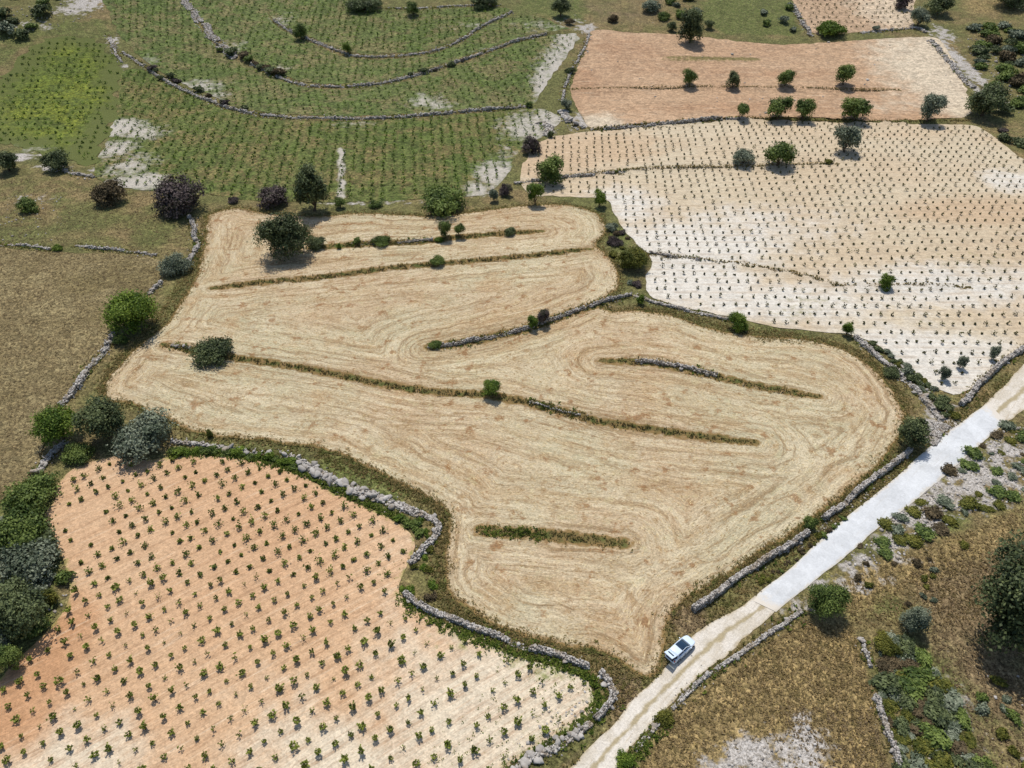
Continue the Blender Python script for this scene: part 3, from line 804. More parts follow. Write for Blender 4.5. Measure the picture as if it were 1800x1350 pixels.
WALLS = []
def wall(pts, label, width=.7, height=.8, size=.28, big=0, big_size=(.5, .9), seed=0, spread=1.0, ruin=.15, name='dry_stone_wall', ground_px=True, bigs=None):
    r = np.random.default_rng(seed + 100)
    width *= .78; size *= .82
    L = smooth_line(WL(pts), .5)
    s = np.concatenate([[0], np.cumsum(np.hypot(*np.diff(L, axis=0).T))])
    tot = s[-1]
    mid = L[len(L) // 2]
    org = np.array([mid[0], mid[1], float(gz(mid))])
    root = empty(name, tuple(org), 0, label, 'stone wall')
    def at(t):
        p = np.array([np.interp(t, s, L[:, 0]), np.interp(t, s, L[:, 1])])
        q = np.array([np.interp(min(t + .4, tot), s, L[:, 0]), np.interp(min(t + .4, tot), s, L[:, 1])]) - np.array([np.interp(max(t - .4, 0), s, L[:, 0]), np.interp(max(t - .4, 0), s, L[:, 1])])
        q /= np.hypot(*q) + 1e-9
        return p, q
    B = Buf()
    hw = height * np.clip(1 + np.convolve(r.normal(size=int(tot) + 12), np.ones(3) / 3, 'same') * (.25 + ruin * 4), .2, 1.35)
    wander = np.convolve(r.normal(size=int(tot) + 16), np.ones(4) / 4, 'same') * width * .28
    WALLS.append(L)
    courses = max(1, int(round(height / (size * .8))))
    across = max(1, int(round(width / size)))
    for c in range(courses + 1):
        for a in range(across):
            t = r.uniform(0, size)
            while t < tot:
                ln = size * r.uniform(.7, 1.7)
                hloc = hw[min(int(t), len(hw) - 1)]
                zc = (c + .5) * height / courses
                if zc < hloc * 1.08 and (c < courses or r.random() < .35):
                    p, d = at(t + ln / 2)
                    nrm = np.array([-d[1], d[0]])
                    batter = 1 - .25 * c / max(1, courses)
                    off = ((a + .5) / across - .5) * width * batter * spread + r.normal() * size * .18 + wander[min(int(t), len(wander) - 1)]
                    if r.random() < ruin * .35: t += ln; continue
                    v, f = stone_shape(r)
                    v = v * np.array([ln * .52, size * r.uniform(.4, .7), height / courses * r.uniform(.42, .7)])
                    tilt = r.normal(0, .12, 2)
                    v[:, 2] += v[:, 0] * tilt[0] + v[:, 1] * tilt[1]
                    v = rotz(v, math.atan2(d[1], d[0]) + r.normal(0, .18))
                    q = p + nrm * off
                    z0 = float(gz(q))
                    v += np.array([q[0], q[1], z0 + zc - .06]) - org
                    B.put(v, f, r.uniform(0, 1) ** .8)
                t += ln * 1.02
    # fallen stones at the foot
    for k in range(int(tot * 1.6 * ruin / .15)):
        t = r.uniform(0, tot); p, d = at(t); nrm = np.array([-d[1], d[0]])
        q = p + nrm * r.choice([-1, 1]) * (width * .5 + abs(r.normal()) * .5)
        v, f = stone_shape(r); sc = size * r.uniform(.3, .6)
        v = rotz(v * sc * np.array([1, .8, .6]), r.uniform(0, 6)) + np.array([q[0], q[1], float(gz(q)) + sc * .35]) - org
        B.put(v, f, r.uniform(.2, 1))
    add('stones', B.mesh('wall_stones', M['stone']), root, kind='stuff')
    for k in range(big):
        t = tot * (k + r.uniform(.1, .9)) / big
        if bigs: t = tot * (bigs[0] + (bigs[1] - bigs[0]) * (k + r.uniform(0, .9)) / big)
        p, d = at(t); nrm = np.array([-d[1], d[0]])
        lat = np.clip(r.normal(), -1.6, 1.6)
        q = p + nrm * lat * width * .42
        o = add('stone', BOULD[int(r.integers(10))], root)
        sc = big_size[0] * .7 + (big_size[1] * 1.1 - big_size[0] * .7) * r.random() ** 1.7
        o.scale = (sc * r.uniform(.8, 1.5), sc * r.uniform(.55, 1), sc * r.uniform(.45, .85))
        o.rotation_euler = (r.normal(0, .3), r.normal(0, .3), r.uniform(0, 6.28))
        o.location = tuple(np.array([q[0], q[1], float(gz(q)) + sc * .3 + (r.uniform(0, height * .5) if abs(lat) < .8 else 0)]) - org)
    return root

wall([(335, 382), (342, 410), (346, 432), (336, 456), (326, 465)], 'pale rubble wall below the purple shrub, at the corner of the stubble field', 1.3, .8, .34, 8, (.45, .7), 1)
wall([(286, 497), (272, 508), (262, 518)], 'short broken wall between the grey-green shrub and the round bright green tree', 1.0, .7, .34, 4, (.45, .6), 2)
wall([(204, 588), (182, 620), (152, 655), (124, 698), (106, 714)], 'straight dry stone wall between the brown fallow field and the stubble field', 1.5, 1.0, .34, 10, (.4, .6), 3)
wall([(118, 778), (96, 792), (80, 812), (66, 832)], 'row of big pale boulders at the corner of the fallow field', 1.3, .5, .36, 16, (.42, .8), 4)
wall([(300, 778), (345, 782), (370, 786), (420, 792), (455, 797), (490, 800), (528, 806)], 'half overgrown boulder wall along the top of the orange vineyard', 1.1, .45, .34, 22, (.42, .8), 5)
wall([(528, 812), (560, 832), (600, 852), (640, 868), (680, 884), (715, 896), (745, 908)], 'wide wall of heaped grey boulders between orange vineyard and stubble field', 2.0, .5, .34, 54, (.5, .92), 6, bigs=(0, .8))
wall([(745, 906), (768, 920), (768, 938), (755, 958), (738, 975), (724, 992)], 'narrow stone wall bending down beside the vineyard below the heaped boulders', 1.3, .7, .32, 12, (.4, .6), 7)
wall([(710, 1043), (740, 1066), (780, 1083), (830, 1103), (900, 1130), (960, 1150), (1000, 1163), (1035, 1172)], 'long low stone wall curving below the stubble field along the pale vineyard corner', 1.1, .75, .27, 14, (.36, .5), 8)
wall([(1052, 1182), (1068, 1200), (1076, 1225), (1064, 1246), (1046, 1264)], 'curved stone wall rounding the corner of the vineyard near the track', 1.1, .75, .3, 10, (.4, .6), 9)
wall([(1040, 1272), (1015, 1288), (985, 1305), (955, 1324), (920, 1345), (890, 1368)], 'loose chain of large pale boulders at the vineyard edge beside the dirt track', 1.2, .4, .32, 28, (.4, .8), 10)
wall([(1601, 793), (1560, 825), (1520, 855), (1485, 885), (1447, 914)], 'straight roadside dry stone wall starting at the dark round tree', 1.1, 1.15, .27, 8, (.34, .45), 11, ruin=.06)
wall([(1420, 938), (1395, 955), (1350, 984), (1300, 1015), (1260, 1044), (1218, 1074)], 'straight roadside dry stone wall ending near the field gate by the car', 1.1, 1.15, .27, 8, (.34, .45), 12, ruin=.06)
wall([(1845, 575), (1800, 613), (1760, 640), (1722, 674), (1690, 714)], 'dry stone wall between the white vineyard tip and the top of the road', 1.2, 1.1, .3, 6, (.36, .5), 13, ruin=.06)
wall([(1500, 592), (1535, 622), (1575, 655), (1612, 690), (1640, 720), (1655, 740)], 'rubble wall running down between stubble field and the shrubby tip of the white vineyard', 1.4, .8, .34, 14, (.45, .7), 14)
wall([(1660, 745), (1645, 760), (1632, 780)], 'collapsed stone heap beside the dark round tree at the roadside', 3.2, .6, .32, 10, (.4, .6), 15)
wall([(1580, 640), (1610, 668), (1640, 700), (1668, 728)], 'thin line of stones along the dark shrubs at the white vineyard tip', .6, .4, .3, 6, (.4, .55), 16)
wall([(1412, 1074), (1372, 1100), (1322, 1135), (1272, 1167), (1232, 1196), (1182, 1246)], 'low pale kerb-like wall on the grassland side of the dirt track', .8, .45, .27, 6, (.34, .45), 17)
wall([(1160, 1268), (1140, 1293), (1118, 1320)], 'short low wall stub below the yellow-green bush beside the track', .55, .4, .27, 4, (.34, .42), 18)
wall([(1512, 1122), (1522, 1145), (1530, 1172)], 'tumbled stones at the head of the grey shrub strip in the grassland', .7, .45, .3, 6, (.36, .5), 19)
wall([(1538, 1222), (1548, 1250), (1558, 1282), (1570, 1315), (1580, 1350)], 'whitish stone wall along the grey-green shrub strip in the grassland', .9, .7, .28, 10, (.36, .55), 20)
wall(TERR['c'][0], 'stone-faced terrace wall ending in the middle of the stubble field', .7, .6, .32, 0, seed=21)
wall([(1112, 519), (1150, 532), (1200, 544), (1250, 556), (1290, 566)], 'low wall along the white vineyard above the stubble field', .9, .6, .32, 6, (.45, .6), 22)
wall([(1115, 634), (1160, 638), (1210, 648), (1260, 660)], 'short stone bank isolated inside the stubble field', .8, .5, .34, 8, (.4, .6), 23)
wall([(300, 608), (335, 612)], 'tiny stub of stones next to the dark oval bush in the stubble', .6, .4, .34, 2, (.4, .5), 24)
wall([(610, 433), (650, 430), (700, 427), (760, 422)], 'low stones under the bushes of the upper stubble bank', .6, .35, .34, 0, seed=25)
wall([(930, 706), (980, 720), (1040, 738)], 'few low stones in the long grassy bank of the stubble field', .5, .3, .34, 0, seed=26)
wall([(0, 430), (60, 434), (88, 440)], 'pale stone line at the top of the brown fallow field', .8, .5, .4, 0, seed=27)
wall([(132, 431), (160, 436), (215, 441), (275, 449)], 'pale broken stone line reaching the grey-green shrub', .8, .5, .4, 0, seed=28)
wall([(320, -10), (335, 18), (352, 38), (375, 68), (400, 90), (415, 102)], 'broad grey scree wall descending between the green terraces', 3.6, .5, .55, 20, (.5, .9), 29)
wall([(440, 112), (480, 131), (520, 146), (570, 152), (640, 150), (700, 140), (770, 120), (830, 100), (900, 75), (960, 60)], 'second curved terrace wall in the green vineyards', .8, .55, .5, 0, seed=30)
wall([(480, 35), (510, 55), (545, 70), (600, 92), (640, 100), (700, 98), (760, 90), (810, 70), (850, 45), (900, 22)], 'innermost curved terrace wall in the green vineyards', .8, .55, .5, 0, seed=31)
wall([(215, 92), (235, 105), (255, 118), (290, 142), (330, 162), (375, 180), (410, 193), (480, 204), (560, 208), (650, 208), (740, 203), (830, 195), (930, 187)], 'longest curved terrace wall below the green terraces', .8, .6, .48, 0, seed=32)
wall([(680, 15), (740, 15), (800, 11), (880, 9)], 'farthest short wall above the curved terraces', .8, .5, .6, 0, seed=33)
wall([(1036, 60), (1027, 85), (1014, 110), (1002, 130), (992, 160), (988, 180)], 'pale wall along the left end of the pink ploughed field', 1.0, .6, .5, 0, seed=34)
wall([(1635, 72), (1660, 100), (1685, 130), (1710, 155)], 'wide grey wall at the right end of the pink ploughed field', 2.6, .6, .55, 12, (.5, .8), 35)
wall([(1392, 8), (1405, 30), (1425, 64)], 'grey wall beside the small far vineyard', 1.8, .8, .6, 0, seed=36)
wall([(1510, 58), (1560, 54), (1610, 50), (1625, 58)], 'low wall below the small far vineyard', 1.2, .7, .6, 0, seed=37)
wall([(1037, 228), (1140, 220), (1240, 212), (1310, 210)], 'low dark wall between pink field and orange vine rows', .8, .6, .5, 0, seed=38)
wall([(1100, 302), (1000, 312), (940, 318), (905, 323)], 'low wall beneath the upper orange vine rows', .8, .6, .45, 0, seed=39)
wall([(1140, 445), (1170, 450), (1200, 454), (1230, 457)], 'low stone bank beside the yellowish tree crossing the white vineyard', .8, .5, .36, 0, seed=40)
wall([(108, 298), (130, 306), (165, 312)], 'white stones below the bright green vineyard hill', 1.0, .6, .5, 0, seed=41)
wall([(190, 62), (200, 85), (213, 110)], 'scattered white stones on the crest above the bright green hill', 1.2, .5, .6, 0, seed=42)
wall([(985, 195), (1000, 215), (1025, 226)], 'pale rock outcrop at the lower left corner of the pink field', 3.5, .6, .7, 6, (.8, 1.2), 43)
wall([(950, 215), (970, 228), (962, 240)], 'lilac-grey rock heap at the end of the green vineyard', 3.5, .6, .6, 6, (.7, 1.1), 44)

# loose stones on the rocky ground: nobody could count them
def scatter_in(poly_px, dens, r, seed_pts=None):
    poly = WL(poly_px)
    lo, hi = poly.min(0), poly.max(0)
    n = int((hi - lo).prod() * dens)
    P = r.uniform(lo, hi, (n, 2))
    return P[inside(P, poly)]

def rubble():
    r = np.random.default_rng(77)
    B = Buf()
    zones = [([(1480, 990), (1560, 920), (1660, 840), (1760, 760), (1800, 745), (1850, 800), (1800, 880), (1700, 900), (1620, 960), (1540, 1000)], 1.8),
             ([(1530, 1180), (1640, 1190), (1740, 1370), (1590, 1370)], .5), ([(1260, 1370), (1300, 1290), (1420, 1270), (1460, 1370)], .9),
             ([(1690, 60), (1800, 90), (1800, 200), (1740, 190)], .12), ([(0, 20), (130, 0), (160, 30), (60, 60), (0, 70)], .1), ([(0, 340), (110, 345), (110, 425), (0, 425)], .15),
             ([(1430, 935), (1450, 915), (1600, 800), (1640, 770), (1600, 815), (1450, 940)], .7), ([(1700, 1150), (1850, 1150), (1850, 1350), (1760, 1350)], .12), ([(60, 1010), (115, 1010), (120, 1060), (60, 1110)], 1.0), ([(860, 1350), (1000, 1200), (1040, 1200), (1045, 1250), (960, 1305)], .8), (PLO, .006)]
    for poly, dens in zones:
        for q in scatter_in(poly, dens, r):
            v, f = stone_shape(r)
            sc = r.uniform(.07, .2) * (1.8 if r.random() < .06 else 1) * (1.6 if q[1] > 200 else 1)
            v = rotz(v * sc * np.array([1.2, .9, .6]), r.uniform(0, 6)) + np.array([q[0], q[1], float(gz(q)) + sc * .3])
            B.put(v, f, r.uniform(.2, 1))
    add('loose_stones', B.mesh('loose_stones', M['stone']), None, kind='stuff', label='pale loose stones strewn over rocky ground and bare patches', category='stones')
rubble()

# ------------------------------------------------------------------ trees and shrubs
def crown_mesh(R, cz, c, seed, leaf, mat, lobes=9, dens=1.0, flat=.0, gap=.0, maxn=12000):
    """leaf clumps around lobes inside an ellipsoid of radius R and half height c centred at cz"""
    r = np.random.default_rng(seed)
    LC = []; LR = []
    for i in range(lobes):
        a = 2.4 * i + r.uniform(-.5, .5)
        q = (.25 + .75 * math.sqrt((i + .5) / lobes)) * r.uniform(.5, .74)
        zz = r.uniform(-.45, .62) * (1 - .35 * q)
        lr = r.uniform(.26, .5)
        LC.append((math.cos(a) * q * r.uniform(.8, 1.1), math.sin(a) * q * r.uniform(.8, 1.1), zz)); LR.append(lr)
    LC.append((0, 0, .25)); LR.append(.5)
    LC = np.array(LC); LR = np.array(LR)
    # clump centres on lobe shells
    cs = []; ct = []
    for i in range(len(LC)):
        k = int(34 * LR[i] / .4 * dens)
        d = r.normal(size=(k, 3)); d /= np.linalg.norm(d, axis=1, keepdims=True)
        d[:, 2] = np.where(d[:, 2] < -.5, -d[:, 2], d[:, 2])
        p = LC[i] + d * LR[i] * r.uniform(.78, 1.08, (k, 1))
        deep = np.zeros(k, bool)
        for j in range(len(LC)):
            if j != i:
                deep |= np.linalg.norm(p - LC[j], axis=1) < LR[j] * .62
        keep = ~deep & (r.random(k) > gap)
        cs.append(np.column_stack([p[keep], d[keep]])); ct.append(np.full(keep.sum(), r.uniform(.15, .75)))
    cs = np.vstack(cs); ct = np.concatenate(ct)
    area = 4 * math.pi * R * R * (.4 + .6 * c / R)
    n = int(min(maxn, max(300, area * 2.6 / (leaf * leaf) * dens)))
    idx = r.integers(len(cs), size=n)
    sg = .105
    Cn = cs[idx, :3] + r.normal(size=(n, 3)) * sg
    heart = r.random(n) < .2
    Cn[heart] *= r.uniform(.3, .85, (heart.sum(), 1))
    Nn = cs[idx, 3:] + r.normal(size=(n, 3)) * .55 + np.array([0, 0, .35])
    # a few leaves inside so that the heart is closed
    S = np.array([R * r.uniform(.9, 1.12), R * r.uniform(.85, 1.05), c * r.uniform(.95, 1.08)])
    X = Cn * S + np.array([0, 0, cz])
    low = X[:, 2] < .05
    X[low, 2] = .05 + r.random(low.sum()) * .3
    V, F = leaf_quads(X, Nn, leaf * r.uniform(.7, 1.3, n), r)
    t = np.clip(ct[idx] + r.normal(0, .16, n), 0, 1)
    B = Buf(); B.put(V, F, np.repeat(t, 4))
    return B.mesh('crown', mat), LC * S + np.array([0, 0, cz])

def trunk_mesh(R, cz, c, LC, r0, seed):
    r = np.random.default_rng(seed)
    B = Buf()
    fork = max(.25, cz - c * .75)
    top = (r.normal(0, .1) * R * .3, r.normal(0, .1) * R * .3, fork)
    v, f = tube([(0, 0, -.25), (0, 0, .1), (top[0] * .5, top[1] * .5, fork * .6), top], [r0 * 1.5, r0 * 1.15, r0 * .9, r0 * .8], 7)
    B.put(v, f, .5)
    for p in LC[:7]:
        m = (np.array(top) * .5 + p * .5) + np.array([0, 0, -.08 * R])
        v, f = tube([top, tuple(m), tuple(p)], [r0 * .5, r0 * .32, r0 * .1], 5)
        B.put(v, f, r.random())
    return B.mesh('trunk', M['bark'], True)

NTREE = [0]
def plant(cx, cy, w, h, kind, label, name='tree', cat='tree', group=None, lobes=None, dens=1.0, gap=0.0, trunk=.12, dzc=None):
    """a plant whose crown is seen centred at pixel cx,cy with pixel size w,h"""
    NTREE[0] += 1
    seed = 1000 + NTREE[0]
    c = 1.5
    for _ in range(3):
        p = W(cx, cy, c * (.80 + trunk))[0]
        x, y = float(p[0]), float(p[1]); z = float(hq(x, y))
        s = px_per_m(x, y, z + c)
        ph = math.atan2(CAM_H - z, y)
        R = w / 2 / s
        hv = h / 2 / s
        cc = math.sqrt(max(hv * hv - (R * math.sin(ph)) ** 2, 0)) / math.cos(ph)
        c = min(max(cc, .42 * R), 1.5 * R)
    tk = c * trunk
    cz = c * .80 + tk
    leaf = min(.32, max(.13, R * .062)) * (1.0 if s > 7 else 1.3)
    root = empty(name, (x, y, z), random.Random(seed).uniform(0, 6.28), label, cat, group)
    cm, LC = crown_mesh(R * 1.0, cz, c, seed, leaf, LEAF[kind], lobes or (8 if R < 2.5 else 12), dens, gap=gap)
    add('crown', cm, root)
    add('trunk', trunk_mesh(R, cz, c, LC, max(.06, R * .075), seed), root)
    return root

def shrub(*a, **k):
    k.setdefault('name', 'bush'); k.setdefault('cat', 'bush'); k.setdefault('trunk', -.12)
    return plant(*a, **k)

T = [
    # top edge
    (637, 8, 62, 30, 'dark', 'wide dark evergreen bush at the end of the farthest wall', 's'),
    (726, 15, 28, 24, 'green', 'small round tree standing on the farthest wall', 't'),
    (850, 4, 50, 18, 'dark', 'dark bushes beyond the right end of the farthest wall', 's'),
    (986, 12, 36, 34, 'dark', 'dark tree at the head of the pale strip beside the ploughed field', 't'),
    (1001, 39, 18, 12, 'brown', 'small brown bush below the dark tree at the head of the pale strip', 's'),
    (1078, 33, 20, 16, 'brown', 'small brown bush on the rough ground above the ploughed field', 's'),
    (1145, 12, 36, 22, 'olive', 'grey-green bush on the rough ground above the big dark tree', 's'),
    (1167, 28, 26, 16, 'green', 'green bush between rough ground and the far green meadow', 's'),
    (528, 55, 26, 30, 'green', 'bushy tree standing on the innermost curved terrace wall', 't'),
    (610, 85, 18, 18, 'bright', 'little bright green tree on the innermost curved terrace wall', 't'),
    (1216, 46, 54, 60, 'dark', 'biggest dark tree on the upper edge of the pink ploughed field', 't'),
    (1181, 48, 18, 18, 'dark', 'small dark bush left beside the biggest tree of the ploughed field', 's'),
    (1247, 44, 18, 18, 'dark', 'small dark bush right beside the biggest tree of the ploughed field', 's'),
    (1460, 52, 58, 28, 'bright', 'wide bright green bush below the small far vineyard', 's'),
    (1540, 50, 16, 10, 'olive', 'tiny grey bush on the lower edge of the small far vineyard', 's'),
    (1653, 10, 44, 32, 'dark', 'dark tree beyond the right corner of the small far vineyard', 't'),
    (1587, 6, 30, 26, 'purple', 'purplish dark bush touching the right end of the small far vineyard', 's'),
    (1618, 30, 36, 32, 'olive', 'grey-green tree at the lower right corner of the small far vineyard', 't'),
    (1780, 0, 60, 20, 'dark', 'dark tree at the far edge of the golden grass', 't'),
    # ploughed field row
    (1213, 136, 30, 28, 'green', 'leaning small tree, first in the line of four on the ploughed field terrace', 't'),
    (1290, 142, 26, 30, 'dark', 'narrow dark tree, second in the line of four on the ploughed field terrace', 't'),
    (1382, 137, 34, 30, 'green', 'round small tree, third in the line of four on the ploughed field terrace', 't'),
    (1486, 133, 38, 34, 'green', 'tallest round tree, last in the line of four on the ploughed field terrace', 't'),
    (1306, 195, 28, 30, 'green', 'small green tree at the end of the bushy double tree on the ploughed field edge', 't'),
    (1371, 190, 46, 44, 'green', 'left half of the bushy double tree between ploughed field and vineyard', 't'),
    (1414, 192, 40, 38, 'green', 'right half of the bushy double tree between ploughed field and vineyard', 't'),
    (1506, 191, 55, 42, 'green', 'round green tree between the double tree and the grey-green one', 't'),
    (1637, 190, 46, 50, 'olive', 'grey-green carob tree near the right end of the ploughed field', 't'),
    (1736, 177, 72, 60, 'dark', 'wide open-crowned dark tree below the grey wall of the ploughed field', 't'),
    (1490, 245, 54, 52, 'olive', 'silvery olive tree standing alone among the upper vine rows', 't'),
    (1371, 272, 58, 46, 'green', 'round green tree at the end of the short bank in the vineyard', 't'),
    (1308, 278, 40, 28, 'olive', 'low silvery bush beside the round tree on the short vineyard bank', 's'),
    (1457, 284, 16, 8, 'yellow', 'small weed bush at the tip of the short vineyard bank', 's'),
    (968, 300, 57, 54, 'green', 'round green tree in the orange left corner of the vine rows', 't'),
    (941, 341, 32, 42, 'bright', 'small upright green tree between orange vine rows and stubble field', 't'),
    (1055, 350, 28, 32, 'bright', 'small green tree at the corner where white vineyard meets stubble', 't'),
    (934, 258, 36, 34, 'purple', 'reddish purple leafless shrub at the end of the green vineyard', 's'),
    (968, 237, 14, 14, 'dark', 'small dark bush beside the lilac-grey rock heap', 's'),
    (1002, 124, 18, 12, 'dark', 'small dark bush on the pale wall beside the ploughed field', 's'),
    (996, 185, 20, 24, 'olive', 'grey bush in the ditch below the pale wall beside the ploughed field', 's'),
    (930, 184, 14, 12, 'green', 'little bush at the right end of the longest terrace wall', 's'),
    # band above the stubble
    (546, 332, 68, 88, 'dark', 'tall dark tree between green vineyard and stubble field', 't'),
    (497, 415, 106, 92, 'dark', 'largest dark carob tree standing alone in the upper stubble field', 't'),
    (556, 428, 36, 26, 'dark', 'dark low bush attached to the largest carob tree', 's'),
    (480, 348, 58, 42, 'purple', 'purple and green bush left of the tall dark tree', 's'),
    (598, 358, 22, 22, 'green', 'small bush at the foot of the tall dark tree', 's'),
    (660, 359, 28, 12, 'green', 'flat bush on the white verge above the stubble field', 's'),
    (780, 355, 86, 44, 'green', 'broad spreading green bush on the upper edge of the stubble field', 's'),
    (868, 345, 18, 28, 'olive', 'thin grey bush at the foot of the bare white patch', 's'),
    (888, 335, 26, 26, 'purple', 'small purple shrub beside the bare white patch', 's'),
    (315, 350, 100, 70, 'purple', 'big purple shrub with dark green side at the stubble field corner', 's'),
    (410, 352, 24, 14, 'purple', 'small dark shrub between the big purple shrub and the purple-green bush', 's'),
    (187, 341, 62, 50, 'brown', 'round brown-green bush alone in the rough grass', 's'),
    (97, 285, 46, 42, 'dark', 'dark round bush under the bright green vineyard hill', 's'),
    (10, 286, 44, 46, 'dark', 'dark bush at the white stones below the bright green hill', 's'),
    (47, 362, 38, 32, 'green', 'round green bush among white stones in the rough grass', 's'),
    (305, 466, 58, 46, 'olive', 'grey-green round shrub where the fallow field meets the broken wall', 's'),
    (226, 548, 96, 82, 'bright', 'dense bright green round tree beside the fallow field wall', 't'),
    (212, 597, 30, 24, 'green', 'small bush at the foot of the dense bright green tree', 's'),
    (373, 620, 78, 42, 'dark', 'dark oval bush on the long bank inside the stubble field', 's'),
    (100, 436, 20, 14, 'bright', 'little bright bush in the gap of the stone line above the fallow field', 's'),
    # in the stubble
    (863, 682, 36, 36, 'bright', 'bright green round bush on the long bank in mid stubble field', 's'),
    (783, 404, 24, 30, 'green', 'taller of two small green trees on the upper stubble bank', 't'),
    (806, 404, 20, 24, 'green', 'shorter of two small green trees on the upper stubble bank', 't'),
    (772, 421, 18, 12, 'bright', 'low bright bush at the foot of the two small trees on the upper bank', 's'),
    (672, 424, 34, 20, 'green', 'flat dark green bush on the upper stubble bank', 's'),
    (628, 423, 16, 12, 'green', 'very small bush on the upper stubble bank beside the flat bush', 's'),
    (596, 433, 9, 16, 'bright', 'tiny upright bright shrub on the upper stubble bank', 's'),
    (770, 459, 32, 12, 'green', 'flat weed bush on the second stubble bank', 's'),
    (896, 407, 22, 16, 'dark', 'dark weed clump near the end of the upper stubble bank', 's'),
    (936, 568, 22, 40, 'bright', 'upright green bush growing on the stone-faced terrace', 's'),
    (956, 558, 28, 32, 'purple', 'purple shrub behind the upright green bush on the terrace wall', 's'),
    (765, 606, 26, 16, 'green', 'green weed bush at the tip of the stone-faced terrace', 's'),
    (1126, 528, 16, 34, 'bright', 'slim green bush where the terrace wall meets the white vineyard', 's'),
    (1112, 455, 58, 50, 'yellow', 'yellowish olive bushy tree between stubble lobes and white vineyard', 's'),
    (1082, 425, 30, 18, 'purple', 'lilac-grey shrub above the yellowish tree', 's'),
    (1076, 400, 24, 18, 'olive', 'grey shrub on the verge of the white vineyard below the small corner tree', 's'),
    (1300, 567, 40, 40, 'bright', 'green bush on the low wall between white vineyard and stubble', 's'),
    (1558, 498, 27, 31, 'bright', 'round green bush on the bank crossing the white vineyard', 's'),
    (1491, 578, 22, 28, 'bright', 'small green tree at the head of the rubble wall', 't'),
    (1748, 621, 20, 30, 'olive', 'grey-green sapling tree nearest the wall in the white vineyard tip', 't'),
    (1691, 637, 20, 26, 'olive', 'middle grey-green sapling in the white vineyard tip', 't'),
    (1661, 657, 24, 28, 'olive', 'lowest grey-green sapling in the white vineyard tip', 't'),
    # right roadside
    (1605, 764, 64, 62, 'dark', 'dark round tree standing on the roadside wall', 't'),
    (1424, 920, 24, 26, 'green', 'round shrub in the gap between the two roadside walls', 's'),
    (1452, 1058, 66, 66, 'green', 'round green tree beside the end of the concrete road', 't'),
    (1783, 1062, 142, 180, 'dark', 'huge dark tree with deep shade in the right grassland', 't'),
    (1168, 1262, 40, 30, 'yellow', 'yellow-green bush on the grassy side of the dirt track', 's'),
    (1098, 1336, 36, 26, 'bright', 'bright green weed bush beside the lowest stretch of track', 's'),
    (1608, 1090, 50, 66, 'olive', 'long grey-green shrub on the slope above the shrub strip', 's'),
    (1560, 1135, 54, 46, 'yellow', 'yellow-green shrub at the head of the shrub strip', 's'),
    (1568, 655, 34, 26, 'dark', 'dark shrub squeezed between rubble wall and line of stones', 's'),
    # left cluster
    (100, 748, 80, 78, 'bright', 'bright green round tree where fallow field, stubble and vineyard meet', 't'),
    (180, 740, 84, 84, 'dark', 'dark grey-green tree between the bright round tree and the silvery one', 't'),
    (250, 766, 112, 88, 'olive', 'wide silvery olive tree at the top corner of the orange vineyard', 't'),
    (136, 796, 56, 44, 'green', 'green shrub growing behind the big corner boulders', 's'),
    (368, 762, 14, 22, 'yellow', 'small upright weed at the stubble edge above the overgrown boulders', 's'),
    (52, 868, 96, 70, 'green', 'green tree below the corner boulders beside the orange vineyard', 't'),
    (35, 925, 110, 66, 'green', 'green bush mass between the corner tree and the bluish tree', 's'),
    (50, 985, 128, 88, 'olive', 'bluish grey-green tree on the edge of the orange vineyard', 't'),
    (36, 1075, 112, 104, 'dark', 'dense dark tree at the lower end of the vineyard hedge', 't'),
    (88, 1050, 28, 34, 'yellow', 'small yellow-olive shrub between dense dark tree and orange soil', 's'),
    (8, 1160, 54, 60, 'green', 'green bush at the foot of the dense dark tree', 's'),
]
for (cx, cy, w, h, kind, label, ts) in T:
    big = w > 80
    if ts == 't':
        plant(cx, cy, w, h, kind, label, lobes=14 if big else None, gap=.12 if kind in ('dark', 'olive') else .05)
    else:
        shrub(cx, cy, w, h, kind, label, gap=.08)

